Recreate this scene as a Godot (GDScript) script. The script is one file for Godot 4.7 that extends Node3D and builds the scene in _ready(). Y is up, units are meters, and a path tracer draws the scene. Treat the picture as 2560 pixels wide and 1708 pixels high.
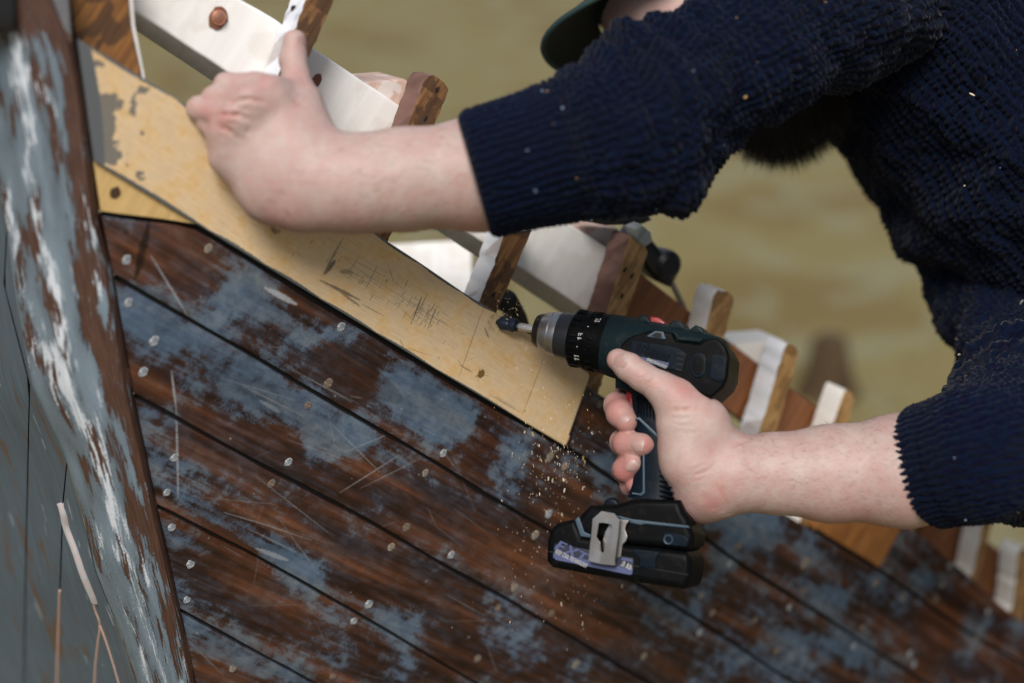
extends Node3D
# A person drills a pale plank onto the bow of an old wooden boat. Sizes in metres.
# The photograph is 2560 x 1708; FOCAL is its focal length in those pixels.

const FOCAL := 3555.0
var view: Transform3D
var hull: Transform3D
var drill: Transform3D
var rng := RandomNumberGenerator.new()
var taken := {}
var boat: Node3D
var person: MeshInstance3D

# ------------------------------------------------------------------ frames
func at(px: float, py: float, d: float) -> Vector3:
	return view * Vector3((px - 1280.0) / FOCAL * d, (854.0 - py) / FOCAL * d, -d)

func ray(px: float, py: float) -> Vector3:
	return view.basis * Vector3((px - 1280.0) / FOCAL, (854.0 - py) / FOCAL, -1.0)

func seen_at(p: Vector3) -> Vector3:
	var q := view.affine_inverse() * p
	return Vector3(1280.0 - q.x / q.z * FOCAL, 854.0 + q.y / q.z * FOCAL, -q.z)

func on_plane(f: Transform3D, px: float, py: float, h: float) -> Vector3:
	var o := f.origin + f.basis.z * h
	var r := ray(px, py)
	var k: float = (o - view.origin).dot(f.basis.z) / r.dot(f.basis.z)
	return view.origin + r * k

func bend(t: float) -> float:      # the topside turns under below the sheer strakes
	return 0.0 if t > -0.10 else -0.55 * (t + 0.10) * (t + 0.10)

func st(px: float, py: float, h := 0.0) -> Vector2:
	var inv := hull.affine_inverse()
	var p := inv * on_plane(hull, px, py, h)
	for i in 6:
		p = inv * on_plane(hull, px, py, h + bend(p.y))
	return Vector2(p.x, p.y)

func hp(s: float, t: float, h := 0.0) -> Vector3:
	return hull * Vector3(s, t, h + bend(t))

func hb(px: float, py: float, h_mm: float) -> Vector3:
	return on_plane(hull, px, py, h_mm * 0.001)

func dl(px: float, py: float, z_mm := 0.0) -> Vector3:
	return drill.affine_inverse() * on_plane(drill, px, py, z_mm * 0.001)

func dw(px: float, py: float, z_mm := 0.0) -> Vector3:
	return on_plane(drill, px, py, z_mm * 0.001)

# ------------------------------------------------------------------ nodes
func numbered(called: String) -> String:
	var n: int = taken.get(called, 0)
	taken[called] = n + 1
	return called if n == 0 else "%s_%03d" % [called, n]

func tag(o: Node, label: String, category := "", group := "", kind := "") -> void:
	if label: o.set_meta("label", label)
	if category: o.set_meta("category", category)
	if group: o.set_meta("group", group)
	if kind: o.set_meta("kind", kind)

func thing(called: String, where: Vector3, label: String, category: String, group := "") -> Node3D:
	var o := Node3D.new()
	o.name = numbered(called)
	add_child(o)
	o.position = where
	tag(o, label, category, group)
	return o

func put(called: String, m: Mesh, mat: Material, parent: Node) -> MeshInstance3D:
	var o := MeshInstance3D.new()
	o.name = called if parent != self else numbered(called)
	o.mesh = m
	if mat: o.material_override = mat
	parent.add_child(o, true)
	return o

func base_of(parent: Node) -> Vector3:
	var p := Vector3.ZERO
	var n := parent
	while n != self and n is Node3D:
		p += n.position
		n = n.get_parent()
	return p

# ------------------------------------------------------------------ meshes
class MB:
	var v := PackedVector3Array()
	var uv := PackedVector2Array()
	var col := PackedColorArray()
	var ix := PackedInt32Array()
	func p(a: Vector3, t := Vector2.ZERO) -> int:
		v.append(a); uv.append(t)
		return v.size() - 1
	func tri(a: int, b: int, c: int) -> void:
		ix.append(a); ix.append(b); ix.append(c)
	func quad(a: int, b: int, c: int, d: int) -> void:
		ix.append(a); ix.append(b); ix.append(c); ix.append(a); ix.append(c); ix.append(d)
	func grid(first: int, nu: int, nv: int, closed := false) -> void:   # nv rows of nu points
		for j in nv - 1:
			for i in (nu if closed else nu - 1):
				var a := first + j * nu + i
				var b := first + j * nu + (i + 1) % nu
				quad(a, b, b + nu, a + nu)
	func fan(first: int, n: int, centre: Vector3, flip: bool) -> void:
		var c := p(centre, uv[first])
		for i in n:
			var a := first + i
			var b := first + (i + 1) % n
			if flip: tri(c, b, a)
			else: tri(c, a, b)

func mesh_of(b: MB, off := Vector3.ZERO, crease := 0.0, facing := Vector3.ZERO) -> ArrayMesh:
	var nf := b.ix.size() / 3
	var fn := PackedVector3Array()
	fn.resize(nf)
	var vol := 0.0
	var mid := Vector3.ZERO
	for q in b.v: mid += q
	mid /= maxf(1.0, b.v.size())
	for f in nf:
		var p0 := b.v[b.ix[f * 3]]
		var n := (b.v[b.ix[f * 3 + 1]] - p0).cross(b.v[b.ix[f * 3 + 2]] - p0)
		fn[f] = n
		vol += n.dot(facing) if facing != Vector3.ZERO else n.dot(p0 - mid)
	var flip := vol < 0.0
	var pos := PackedVector3Array()
	var nor := PackedVector3Array()
	var uvs := PackedVector2Array()
	var col := PackedColorArray()
	var idx := PackedInt32Array()
	var has_col := b.col.size() == b.v.size()
	if crease <= 0.0:
		pos = b.v.duplicate(); uvs = b.uv
		nor.resize(b.v.size())
		for f in nf:
			for k in 3:
				nor[b.ix[f * 3 + k]] += fn[f]
		for i in nor.size():
			nor[i] = (-nor[i] if flip else nor[i]).normalized()
		idx = b.ix.duplicate()
		if has_col: col = b.col
	else:
		var lim := cos(deg_to_rad(crease))
		var by := {}
		for f in nf:
			for k in 3:
				var key := Vector3i((b.v[b.ix[f * 3 + k]] * 50000.0).round())
				if by.has(key): by[key].append(f)
				else: by[key] = [f]
		for f in nf:
			var me := fn[f].normalized()
			for k in 3:
				var i := b.ix[f * 3 + k]
				var key := Vector3i((b.v[i] * 50000.0).round())
				var s := Vector3.ZERO
				for g in by[key]:
					if fn[g].normalized().dot(me) > lim: s += fn[g]
				pos.append(b.v[i]); uvs.append(b.uv[i])
				nor.append((-s if flip else s).normalized())
				if has_col: col.append(b.col[i])
				idx.append(idx.size())
	if not flip:                                # Godot's front faces run clockwise
		for f in nf:
			var t := idx[f * 3 + 1]
			idx[f * 3 + 1] = idx[f * 3 + 2]
			idx[f * 3 + 2] = t
	if off != Vector3.ZERO:
		for i in pos.size(): pos[i] -= off
	var arr := []
	arr.resize(Mesh.ARRAY_MAX)
	arr[Mesh.ARRAY_VERTEX] = pos
	arr[Mesh.ARRAY_NORMAL] = nor
	arr[Mesh.ARRAY_TEX_UV] = uvs
	if has_col: arr[Mesh.ARRAY_COLOR] = col
	arr[Mesh.ARRAY_INDEX] = idx
	var m := ArrayMesh.new()
	m.add_surface_from_arrays(Mesh.PRIMITIVE_TRIANGLES, arr)
	return m

func inset(poly: PackedVector2Array, by: float) -> PackedVector2Array:
	var out := PackedVector2Array()
	var n := poly.size()
	var area := 0.0
	for i in n: area += poly[i].cross(poly[(i + 1) % n])
	var sg := 1.0 if area > 0.0 else -1.0
	for i in n:
		var e0 := (poly[i] - poly[(i + n - 1) % n]).normalized()
		var e1 := (poly[(i + 1) % n] - poly[i]).normalized()
		var n0 := Vector2(-e0.y, e0.x) * sg
		var n1 := Vector2(-e1.y, e1.x) * sg
		var m := (n0 + n1)
		var l := maxf(0.35, 0.5 * m.length_squared())
		out.append(poly[i] + m / l * by)
	return out

# polygon in the x-y plane of f, from z0 to z1, edges rounded by r
func prism(b: MB, f: Transform3D, poly: PackedVector2Array, z0: float, z1: float, r := 0.0, steps := 2, uvs := 1.0) -> void:
	var n := poly.size()
	var rings := []
	if r > 0.0:
		for i in steps + 1:
			var a := PI / 2 * i / steps
			rings.append([r * (1.0 - sin(a)), z0 + r * (1.0 - cos(a))])
		for i in steps + 1:
			var a := PI / 2 * i / steps
			rings.append([r * (1.0 - cos(a)), z1 - r * (1.0 - sin(a))])
	else:
		rings = [[0.0, z0], [0.0, z1]]
	var first := b.v.size()
	for q in rings:
		var pl := inset(poly, q[0]) if q[0] > 0.0 else poly
		for p in pl:
			b.p(f * Vector3(p.x, p.y, q[1]), Vector2(p.x, -p.y + (q[1] - z1) * 0.7) * uvs)
	b.grid(first, n, rings.size(), true)
	var caps := Geometry2D.triangulate_polygon(inset(poly, rings[0][0]) if r > 0.0 else poly)
	var last := first + (rings.size() - 1) * n
	var area := 0.0
	for i in n: area += poly[i].cross(poly[(i + 1) % n])
	for k in caps.size() / 3:
		var q := [caps[k * 3], caps[k * 3 + 1], caps[k * 3 + 2]]
		var ta: float = (poly[q[1]] - poly[q[0]]).cross(poly[q[2]] - poly[q[0]])
		if (ta > 0.0) != (area > 0.0): q = [q[0], q[2], q[1]]
		b.tri(last + q[0], last + q[1], last + q[2])
		b.tri(first + q[0], first + q[2], first + q[1])

# worn edges: points along the sides, knocked in and out a little
func roughen(poly: PackedVector2Array, step: float, amp: float) -> PackedVector2Array:
	var out := PackedVector2Array()
	for i in poly.size():
		var a := poly[i]
		var b := poly[(i + 1) % poly.size()]
		var n := maxi(1, int((b - a).length() / step))
		var side := (b - a).orthogonal().normalized()
		for k in n:
			var w := rng.randfn() * amp * (2.6 if rng.randf() < 0.08 else 1.0)
			out.append(a.lerp(b, float(k) / n) + (side * w if k > 0 else Vector2.ZERO))
	return out

# turned shape about the x axis of f: profile of (x, radius)
func lathe(b: MB, f: Transform3D, prof: Array, n := 32, caps := true) -> void:
	var first := b.v.size()
	for q in prof:
		for i in n:
			var a := TAU * i / n
			b.p(f * Vector3(q[0], q[1] * cos(a), q[1] * sin(a)), Vector2(float(i) / n * 4.0, q[0] * 20.0))
	b.grid(first, n, prof.size(), true)
	if caps:
		b.fan(first, n, f * Vector3(prof[0][0], 0, 0), true)
		b.fan(first + (prof.size() - 1) * n, n, f * Vector3(prof[-1][0], 0, 0), false)

# sections [x, y centre, z centre, half height, half width, power] swept along x of f
func loft(b: MB, f: Transform3D, secs: Array, n := 36) -> void:
	var first := b.v.size()
	for q in secs:
		for i in n:
			var a := TAU * i / n
			var c := cos(a)
			var s := sin(a)
			var e: float = 2.0 / q[5]
			var y: float = q[1] + q[3] * signf(c) * pow(absf(c), e)
			var z: float = q[2] + q[4] * signf(s) * pow(absf(s), e)
			b.p(f * Vector3(q[0], y, z), Vector2(float(i) / n, q[0] * 10.0))
	b.grid(first, n, secs.size(), true)
	b.fan(first, n, f * Vector3(secs[0][0], secs[0][1], secs[0][2]), true)
	b.fan(first + (secs.size() - 1) * n, n, f * Vector3(secs[-1][0], secs[-1][1], secs[-1][2]), false)

func tube(b: MB, pts: Array, r: float, n := 10) -> void:
	var first := b.v.size()
	var side := Vector3(0.3, 0.9, 0.4)
	for k in pts.size():
		var d: Vector3 = (pts[mini(k + 1, pts.size() - 1)] - pts[maxi(k - 1, 0)]).normalized()
		var x := d.cross(side).normalized()
		var y := d.cross(x)
		for i in n:
			var a := TAU * i / n
			b.p(pts[k] + (x * cos(a) + y * sin(a)) * r, Vector2(float(i) / n, k))
	b.grid(first, n, pts.size(), true)
	b.fan(first, n, pts[0], true)
	b.fan(first + (pts.size() - 1) * n, n, pts[-1], false)

func smooth_path(ctrl: Array, n: int) -> Array:     # Catmull-Rom through arrays of floats or Vector3
	var out := []
	var m := ctrl.size()
	for i in n:
		var t := float(i) / (n - 1) * (m - 1)
		var k := mini(int(t), m - 2)
		var f := t - k
		var a = ctrl[maxi(k - 1, 0)]
		var b = ctrl[k]
		var c = ctrl[k + 1]
		var d = ctrl[mini(k + 2, m - 1)]
		out.append((b * 2.0 + (c - a) * f + (a * 2.0 - b * 5.0 + c * 4.0 - d) * f * f + (b * 3.0 - a - c * 3.0 + d) * f * f * f) * 0.5)
	return out

func on_line(line: Array, x: float) -> float:        # y of a polyline of [x, y] at x, ends carried on
	var k := 0
	while k < line.size() - 2 and x > line[k + 1][0]: k += 1
	var a: Array = line[k]
	var b: Array = line[k + 1]
	return lerpf(a[1], b[1], (x - a[0]) / (b[0] - a[0]))

# ------------------------------------------------------------------ textures
func noise(w: int, h: int, freq: float, seed_: int, oct := 4, kind := FastNoiseLite.TYPE_SIMPLEX_SMOOTH, sx := 1, sy := 1, warp := 0.0) -> PackedByteArray:
	var n := FastNoiseLite.new()
	n.seed = seed_
	n.noise_type = kind
	n.frequency = freq
	n.fractal_octaves = oct
	n.fractal_type = FastNoiseLite.FRACTAL_FBM if oct > 1 else FastNoiseLite.FRACTAL_NONE
	if warp > 0.0:
		n.domain_warp_enabled = true
		n.domain_warp_amplitude = warp
		n.domain_warp_frequency = freq * 1.7
		n.domain_warp_fractal_octaves = 4
	var im := n.get_image(w / sx, h / sy, false, false, true)
	if sx > 1 or sy > 1: im.resize(w, h, Image.INTERPOLATE_CUBIC)
	im.convert(Image.FORMAT_L8)
	return im.get_data()

func tex(w: int, h: int, data: PackedByteArray) -> ImageTexture:
	return ImageTexture.create_from_image(Image.create_from_data(w, h, false, Image.FORMAT_RGB8 if data.size() == w * h * 3 else Image.FORMAT_L8, data))

func lin(r: float, g: float, b: float) -> Color:      # linear base colour as the sRGB value a material wants
	return Color(r, g, b).linear_to_srgb()

func mat(c: Color, rough := 0.6, metal := 0.0) -> StandardMaterial3D:
	var m := StandardMaterial3D.new()
	m.albedo_color = c
	m.roughness = rough
	m.metallic = metal
	return m

func ss(a: float, b: float, x: float) -> float:
	var t := clampf((x - a) / (b - a), 0.0, 1.0)
	return t * t * (3.0 - 2.0 * t)

# colour field of soft blobs on a coarse grid, grown to w x h; blobs are [u, v, ru, rv, angle, amount] in 0..1 of the sheet
func blobs(w: int, h: int, base: float, list: Array, aspect: float) -> PackedByteArray:
	var cw := 160
	var ch := 96
	var d := PackedByteArray()
	d.resize(cw * ch)
	for j in ch:
		for i in cw:
			var x := (i + 0.5) / cw
			var y := (j + 0.5) / ch
			var s := base
			for q in list:
				var dx: float = (x - q[0]) * aspect
				var dy: float = y - q[1]
				var c := cos(q[4])
				var k := sin(q[4])
				var a: float = (dx * c + dy * k) / q[2]
				var e: float = (-dx * k + dy * c) / q[3]
				var g := a * a + e * e
				if g < 4.0: s += q[5] * exp(-g * 1.3)
			d[j * cw + i] = int(clampf(s, 0.0, 1.0) * 255.0)
	var im := Image.create_from_data(cw, ch, false, Image.FORMAT_L8, d)
	im.resize(w, h, Image.INTERPOLATE_CUBIC)
	return im.get_data()

func stroke(mask: PackedByteArray, w: int, h: int, a: Vector2, b: Vector2, wide: float, amount: float, ragged := 0.5) -> void:
	var n := int(maxf(2.0, (b - a).length() * 1.5))
	for i in n:
		var f := float(i) / n
		var p := a.lerp(b, f)
		var r := wide * (1.0 - ragged * rng.randf()) * (0.35 + 0.65 * sin(PI * clampf(f * 0.94 + 0.03, 0.0, 1.0)))
		for y in range(int(p.y - r), int(p.y + r) + 2):
			for x in range(int(p.x - r), int(p.x + r) + 2):
				if x < 0 or y < 0 or x >= w or y >= h or (r > 1.2 and rng.randf() < ragged * 0.55): continue
				var g := clampf(r + 0.5 - Vector2(x, y).distance_to(p), 0.0, 1.0)
				var k := y * w + x
				mask[k] = maxi(mask[k], int(g * amount * (0.6 + 0.4 * rng.randf()) * 255.0))

# ------------------------------------------------------------------ skin: capsules, smooth union, surface nets
# chains: [[blend with the core, [[p, r], [p, r], ...]], ...]; the first chain is the core
var caps_a := PackedVector3Array()
var caps_d := PackedVector3Array()
var caps_ra := PackedFloat32Array()
var caps_dr := PackedFloat32Array()
var caps_inv := PackedFloat32Array()
var caps_group := PackedInt32Array()
var group_k := PackedFloat32Array()
var core_k := 0.012

func set_caps(groups: Array, k_core: float) -> void:
	caps_a.clear(); caps_d.clear(); caps_ra.clear(); caps_dr.clear(); caps_inv.clear(); caps_group.clear(); group_k.clear()
	core_k = k_core
	for g in groups.size():
		group_k.append(groups[g][0])
		for chain in groups[g][1]:
			for i in chain.size() - 1:
				var a: Vector3 = chain[i][0]
				var b: Vector3 = chain[i + 1][0]
				caps_a.append(a); caps_d.append(b - a)
				caps_ra.append(chain[i][1]); caps_dr.append(chain[i + 1][1] - chain[i][1])
				caps_inv.append(1.0 / maxf(1e-9, (b - a).length_squared()))
				caps_group.append(g)

func field(p: Vector3, use: PackedInt32Array) -> float:
	var core := 1.0
	var total := 1.0
	var cur := -1
	var gd := 1.0
	for c in use:
		var g := caps_group[c]
		if g != cur:
			if cur > 0:
				var k0 := group_k[cur]
				var h0 := maxf(k0 - absf(gd - core), 0.0) / k0
				var m0 := minf(gd, core) - h0 * h0 * k0 * 0.25
				var h1 := maxf(0.0012 - absf(m0 - total), 0.0) / 0.0012
				total = minf(m0, total) - h1 * h1 * 0.0003
			elif cur == 0:
				core = gd
				total = gd
			cur = g
			gd = 1.0
		var ap := p - caps_a[c]
		var t := clampf(ap.dot(caps_d[c]) * caps_inv[c], 0.0, 1.0)
		var d := (ap - caps_d[c] * t).length() - caps_ra[c] - caps_dr[c] * t
		var k := core_k if g == 0 else 0.003
		var h := maxf(k - absf(d - gd), 0.0) / k
		gd = minf(d, gd) - h * h * k * 0.25
	if cur == 0: return gd
	if cur > 0:
		var k0 := group_k[cur]
		var h0 := maxf(k0 - absf(gd - core), 0.0) / k0
		var m0 := minf(gd, core) - h0 * h0 * k0 * 0.25
		var h1 := maxf(0.0012 - absf(m0 - total), 0.0) / 0.0012
		total = minf(m0, total) - h1 * h1 * 0.0003
	return total

func all_caps() -> PackedInt32Array:
	var u := PackedInt32Array()
	for i in caps_a.size(): u.append(i)
	return u

func nets(b: MB, lo: Vector3, hi: Vector3, cell: float) -> void:
	var nx := int((hi.x - lo.x) / cell / 4.0 + 1) * 4
	var ny := int((hi.y - lo.y) / cell / 4.0 + 1) * 4
	var nz := int((hi.z - lo.z) / cell / 4.0 + 1) * 4
	var sx := nx + 1
	var sxy := sx * (ny + 1)
	var f := PackedFloat32Array()
	f.resize(sxy * (nz + 1))
	f.fill(1.0)
	var every := all_caps()
	var half := cell * 4.0 * 0.87
	var hot := PackedInt32Array()
	for bz in nz / 4:
		for by in ny / 4:
			for bx in nx / 4:
				var mid := lo + Vector3(bx * 4 + 2, by * 4 + 2, bz * 4 + 2) * cell
				var near := PackedInt32Array()
				var best := 1.0
				var dist := PackedFloat32Array()
				for c in every:
					var ap := mid - caps_a[c]
					var t := clampf(ap.dot(caps_d[c]) * caps_inv[c], 0.0, 1.0)
					var d := (ap - caps_d[c] * t).length() - caps_ra[c] - caps_dr[c] * t
					dist.append(d)
					best = minf(best, d)
				if best > half + 0.016 or best < -half - 0.02:
					if best < -half - 0.02:
						for k in 5:
							for j in 5:
								for i in 5:
									var at_ := (bz * 4 + k) * sxy + (by * 4 + j) * sx + bx * 4 + i
									if f[at_] == 1.0: f[at_] = best
					continue
				for c in every:
					if dist[c] < best + 2.0 * half + 0.03: near.append(c)
				hot.append((bz * 4096 + by) * 4096 + bx)
				for k in 5:
					for j in 5:
						for i in 5:
							var at_ := (bz * 4 + k) * sxy + (by * 4 + j) * sx + bx * 4 + i
							var q := lo + Vector3(bx * 4 + i, by * 4 + j, bz * 4 + k) * cell
							if f[at_] == 1.0 or (i < 4 and j < 4 and k < 4): f[at_] = field(q, near)
	var id := {}
	var off := [0, 1, sx, sx + 1, sxy, sxy + 1, sxy + sx, sxy + sx + 1]
	for code in hot:
		var bx0 := (code % 4096) * 4
		var by0 := (code / 4096 % 4096) * 4
		var bz0 := (code / 16777216) * 4
		for k in range(bz0, bz0 + 4):
			for j in range(by0, by0 + 4):
				for i in range(bx0, bx0 + 4):
					var o := k * sxy + j * sx + i
					var m := 0
					for c in 8:
						if f[o + off[c]] < 0.0: m += 1
					if m == 0 or m == 8: continue
					var s := Vector3.ZERO
					var n := 0
					for e in 12:
						var c0: int = [0, 2, 4, 6, 0, 1, 4, 5, 0, 1, 2, 3][e]
						var c1: int = c0 + [1, 1, 1, 1, 2, 2, 2, 2, 4, 4, 4, 4][e]
						var d0 := f[o + off[c0]]
						var d1 := f[o + off[c1]]
						if (d0 < 0.0) == (d1 < 0.0): continue
						var t := d0 / (d0 - d1)
						s += Vector3(c0 & 1, c0 >> 1 & 1, c0 >> 2 & 1).lerp(Vector3(c1 & 1, c1 >> 1 & 1, c1 >> 2 & 1), t)
						n += 1
					id[o] = b.p(lo + (Vector3(i, j, k) + s / n) * cell)
	for o in id:
		var d0 := f[o]
		for ax in 3:
			var step: int = [1, sx, sxy][ax]
			var d1 := f[o + step]
			if (d0 < 0.0) == (d1 < 0.0): continue
			var s1: int = [sx, sxy, 1][ax]
			var s2: int = [sxy, 1, sx][ax]
			if not (id.has(o - s1) and id.has(o - s2) and id.has(o - s1 - s2)): continue
			if d0 < 0.0: b.quad(id[o - s1 - s2], id[o - s2], id[o], id[o - s1])
			else: b.quad(id[o - s1 - s2], id[o - s1], id[o], id[o - s2])

# ------------------------------------------------------------------ the scene
func _ready() -> void:
	rng.seed = 7
	# camera
	var cam := Camera3D.new()
	cam.name = "camera"
	add_child(cam)
	view = Transform3D(Basis(Vector3.RIGHT, deg_to_rad(-22.0)), Vector3(0, 1.45, 0))
	cam.transform = view
	var optics := CameraAttributesPhysical.new()
	optics.frustum_focal_length = 72.85
	optics.exposure_aperture = 3.0
	optics.frustum_focus_distance = 1.09
	optics.frustum_far = 400.0
	cam.attributes = optics
	cam.fov = 27.01
	cam.far = 400.0
	cam.current = true
	# sky, light, exposure: an overcast afternoon
	var env := Environment.new()
	var sky := ProceduralSkyMaterial.new()
	sky.sky_top_color = Color(0.77, 0.83, 0.92)
	sky.sky_horizon_color = Color(0.73, 0.77, 0.82)
	sky.sky_curve = 0.2
	sky.sky_energy_multiplier = 0.53
	sky.ground_energy_multiplier = 0.5
	sky.ground_bottom_color = Color(0.22, 0.20, 0.15)
	sky.ground_horizon_color = Color(0.45, 0.43, 0.38)
	env.background_mode = Environment.BG_SKY
	env.sky = Sky.new()
	env.sky.sky_material = sky
	env.tonemap_mode = Environment.TONE_MAPPER_LINEAR
	env.tonemap_exposure = 2.35
	env.sdfgi_enabled = true
	env.ssao_enabled = true
	env.ssil_enabled = true
	var we := WorldEnvironment.new()
	we.name = "environment"
	we.environment = env
	add_child(we)
	var sun := DirectionalLight3D.new()
	sun.name = "sun"
	sun.light_energy = 0.5
	sun.light_angular_distance = 26.0
	sun.light_color = Color(1.0, 0.975, 0.95)
	sun.shadow_enabled = true
	add_child(sun)
	sun.transform = Transform3D(Basis.looking_at(Vector3(0.12, -0.80, -0.68), Vector3.UP), Vector3(0, 5, 0))
	# the hull's plane: u aft along the planks, v up along the ribs, n outwards
	var a := at(215, 110, 0.928)
	var b := at(1415, 890, 1.16)
	var u := (b - a).normalized()
	var v := view.basis * Vector3(0.5, 0.865, 0.0)
	v = (v - u * v.dot(u)).normalized()
	hull = Transform3D(Basis(u, v, u.cross(v)), a)
	# the drill's own axes: x back along the body, y up, z out of its near side
	var tip := hb(1247, 806, 5)
	var bx := (view.basis * Vector3(0.925, -0.19, 0.33)).normalized()
	var bz := view.basis * Vector3(0.0, 0.05, 1.0)
	bz = (bz - bx * bz.dot(bx)).normalized()
	drill = Transform3D(Basis(bx, bz.cross(bx), bz), tip + bx * 0.13)
	build_ground()
	build_boat()
	build_plank()
	build_clamps()
	build_drill()
	build_person()
	build_shavings()

func build_ground() -> void:
	var w := 1024
	var n1 := noise(w, w, 0.006, 3, 4)
	var n2 := noise(w, w, 0.02, 5, 4)
	var n3 := noise(w, w, 0.25, 9, 2)
	var d := PackedByteArray()
	d.resize(w * w * 3)
	var dry := Color(0.172, 0.140, 0.050)
	var mud := Color(0.138, 0.098, 0.028)
	var pale := Color(0.190, 0.176, 0.100)
	for i in w * w:
		var x := n1[i] / 255.0
		var y := n2[i] / 255.0
		var c := dry.lerp(mud, ss(0.42, 0.68, x) * 0.95).lerp(pale, ss(0.5, 0.72, y) * 0.75) * (0.75 + 0.5 * n3[i] / 255.0)
		c = c.linear_to_srgb()
		d[i * 3] = c.r8; d[i * 3 + 1] = c.g8; d[i * 3 + 2] = c.b8
	var m := mat(Color.WHITE, 0.95)
	m.albedo_texture = tex(w, w, d)
	m.uv1_scale = Vector3(40, 40, 1)
	m.heightmap_enabled = true
	m.heightmap_texture = tex(w, w, n3)
	m.heightmap_scale = 2.0
	var g := MB.new()
	for j in 2:
		for i in 2:
			g.p(Vector3((i - 0.5) * 300, 0, (j - 0.5) * 300), Vector2(i, j))
	g.quad(0, 1, 3, 2)
	var o := put("ground", mesh_of(g, Vector3.ZERO, 0.0, Vector3.UP), m, self)
	tag(o, "dry olive brown ground far behind the boat, out of focus", "ground", "", "structure")
	# the dark upright thing on the ground far behind
	var look := ray(2066, 985)
	var far := view.origin + look * (-view.origin.y / look.y)
	var stump := thing("tree_stump", far, "dark brown blurred stump on the ground behind the ribs", "stump")
	var bark := mat(lin(0.055, 0.032, 0.012), 0.9)
	var sm := MB.new()
	lathe(sm, Transform3D(Basis(Vector3(0, 1, 0), Vector3(1, 0, 0), Vector3(0, 0, -1)), far), [[0.0, 0.085], [0.02, 0.07], [0.05, 0.06], [0.10, 0.05], [0.14, 0.042], [0.155, 0.03]], 18)
	for i in sm.v.size(): sm.v[i] += Vector3(rng.randf_range(-0.01, 0.01), 0, rng.randf_range(-0.01, 0.01))
	put("trunk", mesh_of(sm, far, 50.0), bark, stump)

# ------------------------------------------------------------------ the boat
const S0 := -0.05
const SW := 1.5
const T1 := 0.10
const TH := 0.75
var strakes := []        # {node, upper, lower, x0, x1}

func hull_uv(s: float, t: float) -> Vector2:
	return Vector2((s - S0) / SW, (T1 - t) / TH)

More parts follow.
